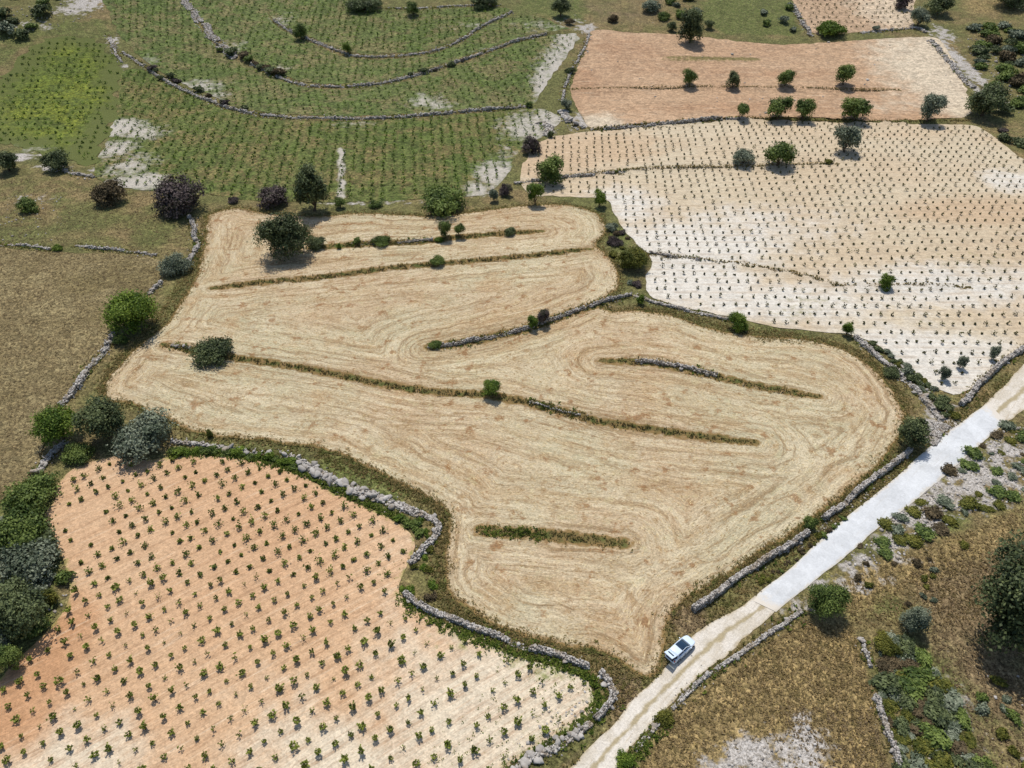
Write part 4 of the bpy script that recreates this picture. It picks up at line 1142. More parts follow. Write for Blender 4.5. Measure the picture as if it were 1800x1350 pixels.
# shrubs that only their place tells apart, group by group
def shrub_zone(poly_px, n, sizes, kinds, label, group, seed, mind=1.2, hh=.75, flat=1.0):
    r = np.random.default_rng(seed)
    poly = WL(poly_px); lo, hi = poly.min(0), poly.max(0)
    pts = []
    tries = 0
    protos = []
    cand = r.uniform(lo, hi, (6000, 2))
    cand = cand[inside(cand, poly)]
    for k, fp in FIELDS.items():
        near = ((cand > fp.min(0)) & (cand < fp.max(0))).all(1)
        if near.any():
            idx = np.where(near)[0]
            cand = np.delete(cand, idx[inside(cand[idx], fp)], 0)
    Q = np.zeros((0, 2)); QR = np.zeros(0)
    for p in cand:
        if len(pts) >= n: break
        R = r.uniform(*sizes)
        if len(Q) and (np.hypot(Q[:, 0] - p[0], Q[:, 1] - p[1]) < mind * (R + QR) * .6).any(): continue
        pts.append((p, R)); Q = np.vstack([Q, p]); QR = np.append(QR, R)
    for i, (p, R) in enumerate(pts):
        kind = kinds[int(r.integers(len(kinds)))]
        pk = (kind, int(r.integers(3)))
        z = float(gz(p))
        lab = label.replace('#', {'olive': 'grey-green', 'green': 'green', 'dark': 'dark green', 'yellow': 'olive-yellow', 'brown': 'brownish', 'purple': 'purple-grey', 'bright': 'bright green'}[kind])
        tt = (R - sizes[0]) / (sizes[1] - sizes[0])
        big_ = 'large ' if tt > .66 else 'small ' if tt < .33 else 'middle-sized '
        lab = big_ + lab.replace(' small ', ' ').replace(' low ', ' low ')
        key = (kind, int(r.integers(3)), label)
        if key not in PROTO:
            cm, _ = crown_mesh(1.0, .42, hh * .72, hash((kind, key[1])) % 999 if False else 7 * key[1] + len(kind) + seed, .16 if sizes[1] > 1.2 else .2, LEAF[kind], 7, 1.0, maxn=1100)
            PROTO[key] = cm
        nm = 'bramble' if 'bramble' in label else 'weed_bush' if 'weed' in label else 'thicket_bush' if ' bush ' in label else 'shrub'
        o = add(nm, PROTO[key], None, label=lab, category=nm.replace('_', ' '), group=big_ + group + ', ' + kind)
        o.location = (p[0], p[1], z - .04)
        k = r.uniform(.8, 1.2)
        o.scale = (R * k, R / k, R * r.uniform(.75, 1.05) * flat)
        o.rotation_euler = (0, 0, r.uniform(0, 6.28))
PROTO = {}
shrub_zone([(1540, 1130), (1590, 1120), (1640, 1180), (1700, 1280), (1745, 1375), (1590, 1375), (1550, 1240)], 75, (.7, 2.1), ['olive', 'green', 'yellow', 'dark', 'yellow', 'olive', 'brown'], '# low shrub in the shrub strip beside the whitish wall', 'shrub strip in the grassland', 1, .85, flat=.62)
shrub_zone([(1500, 965), (1600, 888), (1700, 802), (1770, 742), (1850, 745), (1850, 880), (1700, 905), (1640, 950), (1540, 985)], 58, (.5, 1.9), ['yellow', 'olive', 'yellow', 'brown', 'olive', 'green'], '# low shrub on the rocky verge below the concrete road', 'shrubs on the rocky verge', 2, .95, flat=.55)
shrub_zone([(1700, 40), (1850, 50), (1850, 210), (1760, 200), (1730, 150)], 46, (1.8, 4.0), ['dark', 'green', 'dark', 'olive', 'green', 'brown'], '# bush in the thicket right of the ploughed field', 'thicket by the ploughed field', 3)
shrub_zone([(1750, 215), (1830, 260), (1860, 300), (1800, 285), (1755, 240)], 7, (1.6, 3.2), ['green', 'dark', 'purple'], '# bush at the upper right corner of the white vineyard', 'bushes at the vineyard corner', 4)
shrub_zone([(-30, -20), (130, -20), (110, 40), (20, 75), (-30, 90)], 16, (2.2, 4.5), ['dark', 'green', 'olive'], '# bush on the rocky crest above the bright green hill', 'bushes on the rocky crest', 5)
shrub_zone([(1525, 600), (1560, 620), (1610, 650), (1680, 720), (1690, 735), (1660, 735), (1610, 680), (1560, 635)], 22, (.8, 1.6), ['dark', 'olive', 'dark', 'yellow'], '# low shrub between rubble wall and white vineyard tip', 'shrubs along the rubble wall', 6, 1.0)
shrub_zone([(300, 792), (400, 792), (470, 803), (525, 812), (530, 826), (450, 805), (380, 796), (300, 800)], 22, (.7, 1.3), ['bright', 'green', 'bright'], '# bramble bush overgrowing the boulder wall of the orange vineyard', 'brambles on the boulder wall', 7, .8)
shrub_zone([(690, 905), (745, 912), (758, 935), (735, 955), (722, 930)], 8, (.6, 1.1), ['bright', 'green'], '# bramble bush inside the bend of the narrow stone wall', 'brambles in the wall bend', 8, .8)
shrub_zone([(702, 1000), (735, 985), (765, 960), (768, 1060), (735, 1055), (705, 1035)], 10, (.5, 1.0), ['bright', 'yellow', 'brown'], '# weed bush in the gap between the two vineyard walls', 'weeds in the wall gap', 9, .8)
shrub_zone([(1050, 430), (1070, 380), (1100, 410), (1135, 440), (1135, 515), (1095, 520), (1095, 480)], 16, (.6, 1.4), ['olive', 'yellow', 'purple', 'brown'], '# low shrub on the verge between stubble lobes and white vineyard', 'verge shrubs beside the white vineyard', 10, .9)
shrub_zone([(1600, 830), (1450, 935), (1330, 1020), (1345, 1028), (1480, 925), (1610, 845)], 20, (.35, .7), ['yellow', 'green', 'brown'], '# small weed bush between roadside wall and concrete', 'weeds along the concrete road', 11, .9)
shrub_zone([(370, 85), (430, 95), (500, 130), (480, 138), (415, 108), (385, 92)], 9, (1.4, 2.8), ['dark', 'brown', 'green'], '# bush along the scree wall of the green terraces', 'bushes along the scree wall', 12)
shrub_zone([(255, 118), (280, 122), (380, 172), (440, 190), (430, 196), (340, 168), (270, 135)], 9, (1.0, 2.0), ['dark', 'purple', 'brown'], '# shrub on the longest terrace wall', 'shrubs on the longest terrace wall', 13)
shrub_zone([(690, 135), (760, 115), (840, 90), (850, 95), (770, 125), (700, 143)], 5, (1.0, 2.0), ['dark', 'purple'], '# shrub on the second curved terrace wall', 'shrubs on the second terrace wall', 14)
shrub_zone([(1190, -10), (1230, -10), (1240, 45), (1180, 40), (1160, 10)], 8, (1.6, 3.2), ['olive', 'green'], '# bush around the biggest tree above the ploughed field', 'bushes above the ploughed field', 15)
shrub_zone([(1330, 20), (1390, 10), (1415, 60), (1350, 65)], 6, (1.5, 3.0), ['olive', 'green'], '# bush between the far meadow and the small far vineyard', 'bushes by the far meadow', 16)
shrub_zone([(1460, 1020), (1580, 960), (1700, 930), (1690, 1060), (1560, 1100), (1500, 1080)], 14, (.4, .9), ['olive', 'yellow', 'brown'], '# small shrub in the golden grass near the round roadside tree', 'shrubs in the golden grass', 17)
shrub_zone([(1700, 1180), (1850, 1180), (1850, 1370), (1760, 1370)], 14, (.5, 1.2), ['olive', 'yellow', 'green'], '# shrub on the brown slope below the huge dark tree', 'shrubs below the huge tree', 18)
shrub_zone([(-30, 840), (80, 850), (110, 960), (118, 1050), (60, 1120), (-30, 1200)], 36, (.9, 2.0), ['green', 'olive', 'bright', 'dark'], '# bush filling the hedge beside the orange vineyard', 'hedge bushes of the orange vineyard', 19, .55)

# ------------------------------------------------------------------ vines
def vine_meshes(seed, n_sh, leaf_n, hgt_, spread, ls):
    r = np.random.default_rng(seed)
    tb = Buf()
    hd = np.array([r.normal(0, .05), r.normal(0, .05), .34 + r.uniform(-.05, .08)])
    v, f = tube([(0, 0, -.12), (0, 0, .05), tuple(hd * .6), tuple(hd)], [.075, .065, .05, .06], 6); tb.put(v, f, .4)
    cs = []; ns = []
    for i in range(n_sh):
        a = 2 * math.pi * (i + r.uniform(-.3, .3)) / max(1, n_sh)
        arm = hd + np.array([math.cos(a) * .16, math.sin(a) * .16, .08])
        v, f = tube([tuple(hd), tuple(arm)], [.045, .03], 4); tb.put(v, f, r.random())
        tip = arm + np.array([math.cos(a) * spread * r.uniform(.5, 1.1), math.sin(a) * spread * r.uniform(.5, 1.1), hgt_ * r.uniform(.6, 1.1)])
        v, f = tube([tuple(arm), tuple((arm + tip) / 2 + np.array([0, 0, .05])), tuple(tip)], [.016, .012, .006], 3); tb.put(v, f, .9)
        k = max(1, leaf_n // n_sh)
        t = r.uniform(.1, 1.05, k)[:, None]
        cs.append(arm + (tip - arm) * t + r.normal(size=(k, 3)) * np.array([.09, .09, .07]))
        ns.append(r.normal(size=(k, 3)) + np.array([0, 0, .9]))
    lb = Buf()
    if cs:
        cs = np.vstack(cs); ns = np.vstack(ns)
        cs[:, 2] = np.maximum(cs[:, 2], .12)
        v, f = leaf_quads(cs, ns, ls * r.uniform(.7, 1.3, len(cs)), r, 1.15)
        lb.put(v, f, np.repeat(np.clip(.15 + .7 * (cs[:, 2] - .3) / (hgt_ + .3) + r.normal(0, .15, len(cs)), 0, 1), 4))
    return tb.mesh('vine_trunk', M['vine_wood']), (lb.mesh('vine_leaves', M['vine_leaf']) if cs is not None and len(lb.V) else None)

def lattice(p0, pu, nu, pv, nv, outline, margin, r, jit=.16, n=160, drift=0.0):
    a = W(*p0)[0]; u = (W(*pu)[0] - a) / nu; v = (W(*pv)[0] - a) / nv
    i, j = np.meshgrid(np.arange(-n, n), np.arange(-n, n))
    P = a + i.ravel()[:, None] * u + j.ravel()[:, None] * v
    P = P + r.normal(size=P.shape) * jit
    lo, hi = outline.min(0), outline.max(0)
    P = P[((P > lo) & (P < hi)).all(1)]
    P = P[inside(P, outline)]
    d = seg_dist(P, np.vstack([outline, outline[:1]]))[0]
    return P[d > margin]

def visible(P, pad=20):
    z = gz(P)
    dep = P[:, 1] * CP + (CAM_H - z) * SP
    X = 900 + FPX * P[:, 0] / dep
    Y = 675 - FPX * (P[:, 1] * SP - (CAM_H - z) * CP) / dep
    return (X > -pad) & (X < 1800 + pad) & (Y > -pad) & (Y < 1350 + pad), X, Y

rv = np.random.default_rng(3)
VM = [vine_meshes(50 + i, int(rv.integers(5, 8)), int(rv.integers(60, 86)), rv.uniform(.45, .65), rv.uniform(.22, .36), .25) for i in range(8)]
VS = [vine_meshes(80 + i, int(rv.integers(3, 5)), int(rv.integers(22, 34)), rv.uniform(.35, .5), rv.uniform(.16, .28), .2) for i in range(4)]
P1 = lattice((37.5, 1297), (433.75, 1084.5), 14, (80, 1308.25), 1, FIELDS['v1'], 1.0, rv, .13)
ok, X1, Y1 = visible(P1, 8)
P1, X1, Y1 = P1[ok], X1[ok], Y1[ok]
order = np.argsort(P1[:, 1])
keep = []
for k in order:
    sparse = math.exp(-(((X1[k] - 130) / 60) ** 2 + ((Y1[k] - 940) / 60) ** 2)) * .75
    if rv.random() < .05 + sparse: continue
    keep.append(k)
REST = []
GRP = 'bush vines of the orange vineyard'
for n, k in enumerate(keep):
    p = P1[k]; z = float(gz(p))
    if n >= 300:
        REST.append(p); continue
    small = rv.random() < .3
    tm, lm = (VS if small else VM)[int(rv.integers(4 if small else 8))]
    s = rv.uniform(.6, 1.05)
    look = 'small sparse bush vine' if small else ('large leafy bush vine' if s > .86 else 'medium green bush vine')
    x_, y_ = X1[k], Y1[k]
    ed = seg_dist(p[None], np.vstack([FIELDS['v1'], FIELDS['v1'][:1]]))[0][0]
    if ed < 4 and x_ < 160: zone = 'beside the dark hedge of the orange vineyard'
    elif ed < 4 and y_ < 1020: zone = 'in the outer row below the boulder wall of the orange vineyard'
    elif ed < 4 and x_ > 690: zone = 'in the outer row beside the long low wall of the vineyard'
    elif x_ > 780 and y_ > 1120: zone = 'on the pale weedy stony corner of the vineyard'
    elif x_ > 480: zone = 'on the light sandy soil in the middle of the vineyard'
    elif x_ < 190: zone = 'on the deep orange soil a few rows from the hedge'
    else: zone = 'in the inner rows on the orange vineyard soil'
    root = empty('grape_vine', (p[0], p[1], z + .04), rv.uniform(0, 6.28), look + ' ' + zone, 'vine', look + 's ' + zone)
    root.scale = (s * rv.uniform(.8, 1.2), s, s * rv.uniform(.85, 1.3))
    root.rotation_euler[0] = rv.normal(0, .12); root.rotation_euler[1] = rv.normal(0, .12)
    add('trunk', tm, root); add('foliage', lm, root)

def vine_stuff():
    r = np.random.default_rng(9)
    wood = Buf()
    def make(P, leaf_mat, nl, hh, rad, ls, light):
        V = []; Tn = []; n = len(P)
        z = gz(P)
        k = nl
        c = np.repeat(np.column_stack([P, z]), k, 0)
        sc = np.repeat(r.uniform(.5, 1.3, n), k)[:, None]
        off = r.normal(size=(n * k, 3)) * np.array([rad, rad, hh * .28])
        off[:, 2] = np.clip(off[:, 2] + hh * .62, .15, None)
        v, f = leaf_quads(c + off * sc, r.normal(size=(n * k, 3)) + np.array([0, 0, .8]), ls * r.uniform(.7, 1.3, n * k), r, 1.2)
        t = np.repeat(np.clip(np.repeat(r.uniform(.1, .8, n), k) + r.normal(0, .2, n * k), 0, 1), 4)
        return v, f, t
    parts = []
    sets = []
    if REST: sets.append((np.array(REST), 0, 44, .85, .22, .26))
    P2 = lattice((1547.5, 555), (1392.5, 553), -8, (1573.75, 603), 3, FIELDS['v2'], 1.3, r, .14, 140)
    # keep the banks free
    for kk in 'gh':
        P2 = P2[seg_dist(P2, TW[kk][0])[0] > 1.2]
    ok, X, Y = visible(P2); P2 = P2[ok]
    P2 = P2[r.random(len(P2)) > .05]
    sets.append((P2, 1, 20, .8, .17, .27))
    def lat(key, p0, pu, nu, pv, nv, mar=1.2, jit=.25, drop=.1):
        P = lattice(p0, pu, nu, pv, nv, FIELDS[key], mar, r, jit, 140)
        ok, X, Y = visible(P); P = P[ok]
        return P[r.random(len(P)) > drop]
    sets.append((lat('v4', (1500, 40), (1512, 40), 1, (1494, 32), 1), 1, 9, 1.0, .34, .42))
    sets.append((lat('g2', (710, 320), (747, 320), 2, (710, 306), 2, drop=.06), 2, 14, .95, .32, .36))
    sets.append((lat('g1', (100, 200), (114, 200), 1, (104, 191), 1, drop=.2), 2, 12, .9, .36, .42))
    sets.append((lat('g3', (560, 180), (590, 182), 2, (556, 167), 2, drop=.1), 2, 12, .95, .34, .38))
    sets.append((lat('g4', (640, 125), (668, 125), 2, (642, 113), 2, drop=.12), 2, 11, .95, .34, .4))
    sets.append((lat('g5', (640, 60), (664, 60), 2, (642, 49), 2, drop=.15), 2, 11, .95, .34, .42))
    Vs = []; Fs = []; Ts = []; Ms = []; off = 0
    for P, mi, nl, hh, rad, ls in sets:
        v, f, t = make(P, None, nl, hh, rad, ls, 0)
        Vs.append(v); Fs.append(f + off); Ts.append(t); Ms.append(np.full(len(f), mi)); off += len(v)
        # stems: three-sided
        z = gz(P)
        for (x, y), zz in zip(P, z):
            h0 = .45
            a = r.uniform(0, 6.28)
            tri = np.array([(math.cos(a + q) * .05, math.sin(a + q) * .05) for q in (0, 2.09, 4.19)])
            vv = np.vstack([np.column_stack([x + tri[:, 0] * 1.2, y + tri[:, 1] * 1.2, np.full(3, zz - .1)]), np.column_stack([x + tri[:, 0], y + tri[:, 1], np.full(3, zz + h0)])])
            Vs.append(vv); Fs.append(np.array([(0, 1, 4, 3), (1, 2, 5, 4), (2, 0, 3, 5)]) + off); Ts.append(np.full(6, .4)); Ms.append(np.full(3, 3)); off += 6
        print('vines', len(P))
    me = np_mesh('vine_rows', np.concatenate(Vs), np.concatenate(Fs), None, {'tint': np.concatenate(Ts)})
    for k in ('vine_leaf', 'far_vine_leaf', 'green_far_leaf', 'vine_wood'):
        me.materials.append(M[k])
    me.polygons.foreach_set('material_index', np.concatenate(Ms).astype(np.int32))
    add('vine_rows', me, None, kind='stuff', label='distant rows of bush vines dotting the pale and green vineyards', category='vines')
vine_stuff()

# ------------------------------------------------------------------ grass
def tufts(P, h, wd, r, blades=3, lean=1.0, t0=0, t1=1):
    """splayed tufts: blades fan out from the middle"""
    bad = np.zeros(len(P), bool)
    for k in ('dirt', 'dirt2', 'conc'):
        bad |= inside(P, FIELDS[k])
    P = P[~bad]
    n = len(P)
    z = gz(P)
    c = np.repeat(np.column_stack([P, z]), blades, 0)
    m = n * blades
    a = np.repeat(r.uniform(0, 6.28, n), blades) + np.tile(np.arange(blades) * 2 * math.pi / blades, n) + r.normal(0, .4, m)
    hh = np.repeat(np.broadcast_to(h, (n,)) * r.uniform(.5, 1.4, n), blades) * r.uniform(.7, 1.2, m)
    ww = wd * r.uniform(.6, 1.4, m)
    o = np.column_stack([np.cos(a), np.sin(a), np.zeros(m)])
    d = np.column_stack([-np.sin(a), np.cos(a), np.zeros(m)])
    tip = c + o * (hh * r.uniform(.5, 1.3, m) * lean)[:, None] + np.column_stack([np.zeros((m, 2)), hh])
    b0 = c - d * ww[:, None] * .35 - np.array([0, 0, .03]); b1 = c + d * ww[:, None] * .35 - np.array([0, 0, .03])
    V = np.stack([b0, b1, tip + d * ww[:, None] * .5, tip - d * ww[:, None] * .5], 1).reshape(-1, 3)
    F = np.arange(4 * m).reshape(m, 4)
    t = np.repeat(np.clip(np.repeat(r.uniform(t0, t1, n), blades) + r.normal(0, .12, m), 0, 1), 4)
    return V, F, t

def along(pts_or_world, dens, half, r, world=False):
    L = pts_or_world if world else WL(pts_or_world)
    L = smooth_line(L, 1.0)
    s = np.concatenate([[0], np.cumsum(np.hypot(*np.diff(L, axis=0).T))])
    n = int(s[-1] * dens)
    t = r.uniform(0, s[-1], n)
    p = np.stack([np.interp(t, s, L[:, 0]), np.interp(t, s, L[:, 1])], -1)
    return p + r.normal(size=p.shape) * half

def grass():
    r = np.random.default_rng(21)
    # banks and verges
    B = Buf()
    for k in 'abcdef':
        den = {'a': 9, 'b': 9, 'c': 9, 'd': 10, 'e': 8, 'f': 14}[k]
        v, f, t = tufts(along(TW[k][0], den, .3 if k != 'f' else .5, r, True), .22, .2, r, 3, 1.0, .1, .9); B.put(v, f, t)
    for k in 'ghij':
        v, f, t = tufts(along(TW[k][0], 12, .35, r, True), .16, .3, r, 3, 1.0, .1, .9); B.put(v, f, t)
    edge = FIELDS['wheat']
    v, f, t = tufts(along(np.vstack([edge, edge[:1]]), 16, .75, r, True), .18, .2, r, 3, 1.0, .2, 1); B.put(v, f, t)
    v, f, t = tufts(along([(560, 800), (640, 832), (720, 866), (765, 890), (778, 920), (772, 960), (770, 1010), (776, 1050), (800, 1075), (860, 1106), (940, 1138), (1020, 1152), (1080, 1175), (1090, 1210), (1080, 1260)], 26, .8, r), .2, .18, r, 3, 1.0, .1, .9); B.put(v, f, t)
    for L in ([(1590, 805), (1500, 868), (1440, 912), (1380, 950), (1290, 1005), (1200, 1058)], [(1380, 985), (1450, 932), (1530, 865), (1600, 815), (1690, 730), (1780, 660)], [(1240, 1090), (1300, 1050), (1380, 990)], [(1330, 598), (1440, 600), (1500, 615), (1560, 660), (1600, 720)], [(180, 690), (200, 640), (260, 580), (320, 500), (350, 440)], [(1130, 1230), (1080, 1290), (1030, 1340), (1000, 1360)], [(1120, 540), (1200, 552), (1290, 578), (1400, 588)]):
        v, f, t = tufts(along(L, 18, .7, r), .18, .18, r, 3, 1.0, .1, 1); B.put(v, f, t)
    for L in WALLS:
        far = L[:, 1].mean() > 230
        v, f, t = tufts(along(L, 3 if far else 11, .6, r, True), .22 if not far else .3, .2 if not far else .4, r, 3, 1.0, .0, .8); B.put(v, f, t)
    add('bank_grass', B.mesh('bank_grass', M['bank_grass']), None, kind='stuff', label='olive and brown grass on banks and verges between the fields', category='grass')
    # fresh green weeds along the vineyard walls
    B = Buf()
    for L in ([(704, 1056), (760, 1092), (850, 1128), (930, 1156), (1000, 1176), (1040, 1194), (1052, 1225), (1042, 1258), (1000, 1290), (940, 1325), (890, 1360)], [(300, 798), (400, 800), (480, 816), (560, 846), (640, 884), (700, 912)], [(1170, 1262), (1150, 1290), (1100, 1345)], [(845, 935), (900, 939), (960, 944)]):
        v, f, t = tufts(along(L, 16, .5, r), .26, .2, r, 4, 1.0); B.put(v, f, t)
    for poly, d in (([(800, 1110), (900, 1150), (1040, 1200), (1040, 1250), (960, 1300), (860, 1350), (700, 1350), (830, 1240), (880, 1190)], .9), ([(640, 1000), (720, 960), (700, 1040), (760, 1090), (720, 1090)], .5)):
        v, f, t = tufts(scatter_in(poly, d, r), .16, .14, r, 3, 1.0, .2, 1); B.put(v, f, t)
    for L in WALLS:
        far = L[:, 1].mean() > 230
        P = along(L, 2.5 if far else 5, .6, r, True)
        P = P[np.sin(P[:, 0] * .31 + P[:, 1] * .23) + r.normal(0, .5, len(P)) > .3]
        v, f, t = tufts(P, .3, .24 if not far else .45, r, 4, 1.0); B.put(v, f, t)
    add('green_weeds', B.mesh('green_weeds', M['green_weed']), None, kind='stuff', label='fresh green weeds along the foot of the vineyard walls', category='weeds')
    # golden grassland on the right
    B = Buf()
    for poly, d in (([(1110, 1370), (1190, 1250), (1300, 1172), (1410, 1090), (1500, 1100), (1535, 1230), (1565, 1370)], 10), ([(1440, 1040), (1560, 990), (1800, 890), (1850, 960), (1700, 1100), (1560, 1100), (1500, 1110)], 6)):
        P = scatter_in(poly, d, r)
        bare = blob(P, [(1330, 1330, 7, 4, 1), (1420, 1320, 5, 6, .9), (1280, 1350, 6, 3, .9)])
        P = P[r.random(len(P)) > bare * 1.1]
        v, f, t = tufts(P, .15, .16, r, 3, 1.2); B.put(v, f, t)
    add('golden_grass', B.mesh('golden_grass', M['dry_grass']), None, kind='stuff', label='dry golden grass covering the slope right of the track', category='grass')
    B = Buf()
    for poly, d in ((FAL, 3.0), ([(1600, 1000), (1850, 950), (1900, 1370), (1750, 1370), (1640, 1150)], 5), ([(0, 310), (320, 345), (335, 445), (0, 430)], 1.0), ([(1360, 1240), (1540, 1250), (1560, 1370), (1440, 1370)], 5), ([(1165, 1065), (1215, 1062), (1250, 1098), (1190, 1120)], 9), ([(1050, 1185), (1125, 1195), (1130, 1220), (1080, 1290), (1078, 1220)], 9)):
        v, f, t = tufts(scatter_in(poly, d, r), .14, .18, r, 3, 1.2); B.put(v, f, t)
    add('brown_grass', B.mesh('brown_grass', M['brown_grass']), None, kind='stuff', label='short brown grass on the fallow field and rough slopes', category='grass')
    # cut straw lying along the swaths of the stubble field
    P = scatter_in(WHEAT, 2.2, r)
    P = P[inside(P, edge)]
    e = .4
    def phi(Q):
        d = seg_dist(Q, np.vstack([edge, edge[:1]]))[0]
        for L in TB.values():
            d = np.minimum(d, seg_dist(Q, L)[0])
        return d
    f0 = phi(P); gx = phi(P + [e, 0]) - f0; gy = phi(P + [0, e]) - f0
    sel = f0 > 1.1
    P, gx, gy = P[sel], gx[sel], gy[sel]
    a = np.arctan2(gy, gx) + math.pi / 2 + r.normal(0, .25, len(P))
    n = len(P)
    ln = r.uniform(.25, .9, n); wd = r.uniform(.05, .13, n)
    z = gz(P) + .05
    d = np.column_stack([np.cos(a), np.sin(a), r.normal(0, .05, n)]) * ln[:, None] * .5
    s = np.column_stack([-np.sin(a), np.cos(a), np.zeros(n)]) * wd[:, None] * .5
    c = np.column_stack([P, z + .02])
    up = np.array([0, 0, 1]) * r.uniform(.03, .12, n)[:, None]
    V = np.stack([c - d, c - s, c + up, c + d, c + s], 1).reshape(-1, 3)
    i = np.arange(n)[:, None] * 5
    F = np.concatenate([i + [0, 1, 2], i + [1, 3, 2], i + [3, 4, 2], i + [4, 0, 2]])
    B = Buf(); B.put(V, F, np.repeat(r.uniform(0, 1, n), 5))
    add('cut_straw', B.mesh('cut_straw', M['straw']), None, kind='stuff', label='loose cut straw lying in swaths on the stubble field', category='straw')
grass()

# ------------------------------------------------------------------ the car
def car():
    p0 = np.array(W(1222, 1135)[0]); p1 = np.array(W(1185, 1169)[0])
    d = p0 - p1; head = math.atan2(d[1], d[0])
    # near (right) side of the car runs along p1-p0; centre lies half a width to its left
    nrm = np.array([-d[1], d[0]]) / np.hypot(*d)
    ctr = (p0 + p1) / 2 + nrm * .80
    root = empty('parked_car', (ctr[0], ctr[1], float(gz(ctr)) + .04), head, 'white hatchback car with its tailgate raised, parked beside the field entrance', 'car')
    root.scale = (1.17, 1.08, 1.1)
    paint = m_plain('white_car_paint', (.66, .76, .87, 1), .18, .5, 0, .8)
    glass = m_plain('dark_car_glass', (.012, .03, .06, 1), .06, .6)
    black = m_plain('black_plastic', (.02, .02, .022, 1), .6)
    rub = m_plain('tyre_rubber', (.015, .015, .015, 1), .85)
    alu = m_plain('wheel_metal', (.5, .5, .52, 1), .35, .5, .8)
    red = m_plain('red_lamp', (.35, .015, .01, 1), .2)
    lampm = m_plain('clear_lamp', (.7, .72, .75, 1), .1)
    inner = m_plain('dark_interior', (.03, .032, .04, 1), .9)
    clear = MB('hatch_glass', .05, .5)
    tr = clear.node('ShaderNodeBsdfTransparent'); tr.inputs[0].default_value = (.75, .82, .85, 1)
    mx = clear.node('ShaderNodeMixShader'); mx.inputs[0].default_value = .75
    clear.nt.links.new(clear.b.outputs[0], mx.inputs[1]); clear.nt.links.new(tr.outputs[0], mx.inputs[2])
    clear.b.inputs['Base Color'].default_value = (.05, .08, .1, 1)
    clear.nt.links.new(mx.outputs[0], [n for n in clear.nt.nodes if n.type == 'OUTPUT_MATERIAL'][0].inputs[0])
    def section(x, hw, zb, zt, rd=.16, k=4, top=1.0):
        """rounded closed section in the yz plane"""
        pts = []
        for (sy, sz, a0) in ((1, -1, -90), (1, 1, 0), (-1, 1, 90), (-1, -1, 180)):
            w = hw * (top if sz > 0 else 1.0)
            for q in range(k + 1):
                a = math.radians(a0 + 90 * q / k)
                cy = sy * (w - rd); cz_ = (zt - rd) if sz > 0 else (zb + rd)
                pts.append((x, cy + math.cos(a) * rd, cz_ + math.sin(a) * rd))
        return pts
    def loft(secs, cap=True):
        V = [p for s in secs for p in s]; n = len(secs[0]); F = []
        for i in range(len(secs) - 1):
            for j in range(n):
                F.append((i * n + j, i * n + (j + 1) % n, (i + 1) * n + (j + 1) % n, (i + 1) * n + j))
        Q = np.array(F)
        V = list(V)
        if cap:
            for base, sgn in ((0, 1), ((len(secs) - 1) * n, -1)):
                c = np.mean(np.array(V[base:base + n]), 0); V.append(tuple(c)); ci = len(V) - 1
                T_ = [(ci, base + (j + 1) % n, base + j, base + j) if sgn > 0 else (ci, base + j, base + (j + 1) % n, base + (j + 1) % n) for j in range(n)]
                Q = np.vstack([Q, np.array(T_)])
        return np.array(V), Q
    def to_mesh(name, V, F, mat, smooth=True):
        faces = [tuple(dict.fromkeys(int(q) for q in f)) for f in F]
        me = bpy.data.meshes.new(name)
        me.from_pydata([tuple(map(float, v)) for v in V], [], faces); me.update()
        if smooth:
            me.polygons.foreach_set('use_smooth', [True] * len(me.polygons))
        me.materials.append(mat)
        return me
    def boxm(name, x0, x1, y0, y1, z0, z1, mat, bev=.02):
        V = [(x, y, z) for x in (x0, x1) for y in (y0, y1) for z in (z0, z1)]
        F = [(0, 1, 3, 2), (4, 6, 7, 5), (0, 4, 5, 1), (2, 3, 7, 6), (0, 2, 6, 4), (1, 5, 7, 3)]
        return to_mesh(name, V, F, mat, False)
    # lower body
    S = [(-1.98, .66, .38, .82), (-1.93, .76, .28, .92), (-1.6, .83, .22, .97), (-.8, .85, .2, .95), (.2, .85, .2, .94), (.9, .84, .21, .93), (1.4, .80, .23, .86), (1.75, .72, .27, .76), (1.92, .60, .34, .66), (1.97, .45, .4, .58)]
    V, F = loft([section(x, hw, zb, zt, .13) for x, hw, zb, zt in S])
    body = add('body', to_mesh('car_body', V, F, paint), root)
    # greenhouse (dark glass) with roof skin and pillars
    Gs = [(-1.72, .72, .88, 1.02), (-1.55, .70, .88, 1.36), (-1.2, .68, .88, 1.42), (-.3, .67, .88, 1.44), (.15, .66, .88, 1.38), (.55, .68, .88, 1.18), (.98, .72, .86, .95)]
    V, F = loft([section(x, hw, zb, zt, .07, 4, .86) for x, hw, zb, zt in Gs])
    add('windows', to_mesh('car_windows', V, F, glass), root)
    Rs = [(-1.62, .60, 1.33, 1.42), (-1.2, .61, 1.38, 1.462), (-.75, .60, 1.40, 1.47), (-.55, .60, 1.40, 1.465)]
    V, F = loft([section(x, hw, zb, zt, .035, 3) for x, hw, zb, zt in Rs])
    add('roof', to_mesh('car_roof', V, F, paint), root)
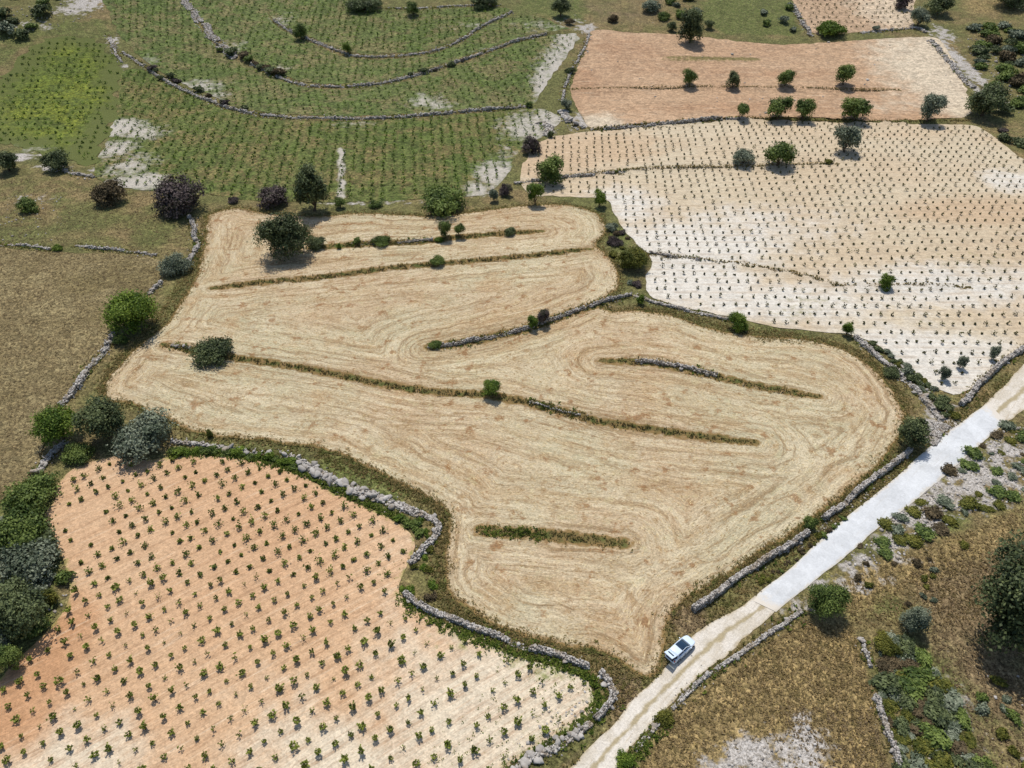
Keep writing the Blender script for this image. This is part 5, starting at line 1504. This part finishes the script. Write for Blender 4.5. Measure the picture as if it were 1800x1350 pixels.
    for sy in (1, -1):
        for path, rr in (([(.08, .565, 1.40), (.55, .64, 1.17), (1.0, .72, .93)], .035), ([(-.42, .66, 1.36), (-.40, .80, .94)], .03), ([(-1.25, .62, 1.38), (-1.55, .76, .96)], .06), ([(.1, .58, 1.40), (-.5, .62, 1.42), (-1.5, .61, 1.38)], .035)):
            v, f = tube([(x, y * sy, z) for x, y, z in path], [rr] * len(path), 6)
            add('pillar', to_mesh('car_pillar', v, f, paint), root)
        # doors: thin dark seams and handles
        for x in (.62, -.42, -1.3):
            add('door_seam', boxm('door_seam', x - .008, x + .008, sy * .851 - .004, sy * .851 + .004, .34, .84, black), root)
        for x in (-.25, -1.1):
            add('door_handle', boxm('door_handle', x - .09, x + .09, sy * .865 - .015, sy * .865 + .015, .76, .79, black), root)
        add('sill', boxm('sill', -1.1, 1.0, sy * .82 - .03, sy * .82 + .03, .17, .26, black), root)
        mv, mf = loft([section(.70, .09, .90, 1.02, .04), section(.80, .08, .91, 1.01, .04)])
        mv = mv + np.array([0, sy * .93, 0])
        add('mirror', to_mesh('mirror', mv, mf, paint), root)
        for x in (-1.25, 1.22):
            w = empty('wheel', (x, sy * .76, .30)); w.parent = root
            ring = [(.19, -.09), (.28, -.10), (.305, -.06), (.305, .06), (.28, .10), (.19, .09)]
            n = 20; V = []; F = []
            for k in range(n):
                a = 2 * math.pi * k / n
                for rr, yy in ring: V.append((rr * math.cos(a), yy, rr * math.sin(a)))
            m_ = len(ring)
            for k in range(n):
                for j in range(m_):
                    F.append((k * m_ + j, k * m_ + (j + 1) % m_, ((k + 1) % n) * m_ + (j + 1) % m_, ((k + 1) % n) * m_ + j))
            add('tyre', to_mesh('tyre', V, F, rub), w)
            V = [(0, sy * .07, 0)]; F = []
            for k in range(10):
                a = 2 * math.pi * k / 10; q = .19 if k % 2 == 0 else .17
                V += [(q * math.cos(a), sy * .085, q * math.sin(a)), (.19 * math.cos(a), -sy * .03, .19 * math.sin(a))]
            for k in range(10):
                a, b = 1 + 2 * k, 1 + 2 * ((k + 1) % 10)
                F += [(0, a, b), (a, a + 1, b + 1, b)]
            add('rim', to_mesh('rim', V, F, alu, False), w)
        v, f = loft([section(1.62, .16, .56, .72, .05), section(1.86, .10, .54, .66, .04)]); v = v + np.array([0, sy * .52, .02])
        add('headlight', to_mesh('headlight', v, f, lampm), root)
        add('tail_light', boxm('tail_light', -1.97, -1.86, sy * .70 - .07, sy * .70 + .07, .62, .95, red), root)
    add('grille', boxm('grille', 1.93, 1.985, -.34, .34, .42, .52, black), root)
    add('front_plate', boxm('front_plate', 1.985, 1.995, -.24, .24, .33, .42, lampm), root)
    add('rear_bumper', to_mesh('rear_bumper', *loft([section(-2.04, .66, .32, .52, .08), section(-1.9, .80, .28, .54, .08)]), paint), root)
    # open boot: dark recess standing out of the tail
    add('boot_opening', boxm('boot_opening', -1.995, -1.7, -.55, .55, .56, 1.30, inner), root)
    # raised tailgate hinged at the roof edge
    hx, hz = -1.60, 1.46; tx, tz = -2.50, 1.92
    ux, uz = (tx - hx), (tz - hz); ln = math.hypot(ux, uz); ux /= ln; uz /= ln
    def plate(name, s0, s1, y0, y1, mat, th=.05, parent=None, y0b=None, y1b=None):
        y0b = y0 if y0b is None else y0b; y1b = y1 if y1b is None else y1b
        V = []
        for s_, ya, yb in ((s0, y0, y1), (s1, y0b, y1b)):
            for yy in (ya, yb):
                for q in (-th / 2, th / 2):
                    V.append((hx + ux * s_ - uz * q, yy, hz + uz * s_ + ux * q))
        F = [(0, 1, 3, 2), (4, 6, 7, 5), (0, 4, 5, 1), (2, 3, 7, 6), (0, 2, 6, 4), (1, 5, 7, 3)]
        return add(name, to_mesh(name, V, F, mat, False), parent or root)
    hatch = plate('tailgate', .0, .24, -.60, .60, paint)
    plate('tailgate_frame', .24, .52, -.62, -.44, paint, .05, hatch); plate('tailgate_frame', .24, .52, .44, .62, paint, .05, hatch)
    plate('tailgate_window', .24, .52, -.44, .44, clear.m, .012, hatch)
    plate('tailgate_panel', .52, ln, -.62, .62, paint, .07, hatch)
    for sy in (1, -1):
        v, f = tube([(-1.72, sy * .58, 1.12), (hx + ux * .5, sy * .58, hz + uz * .5 - .03)], [.014, .01], 5)
        add('gas_strut', to_mesh('gas_strut', v, f, black), root)
car()
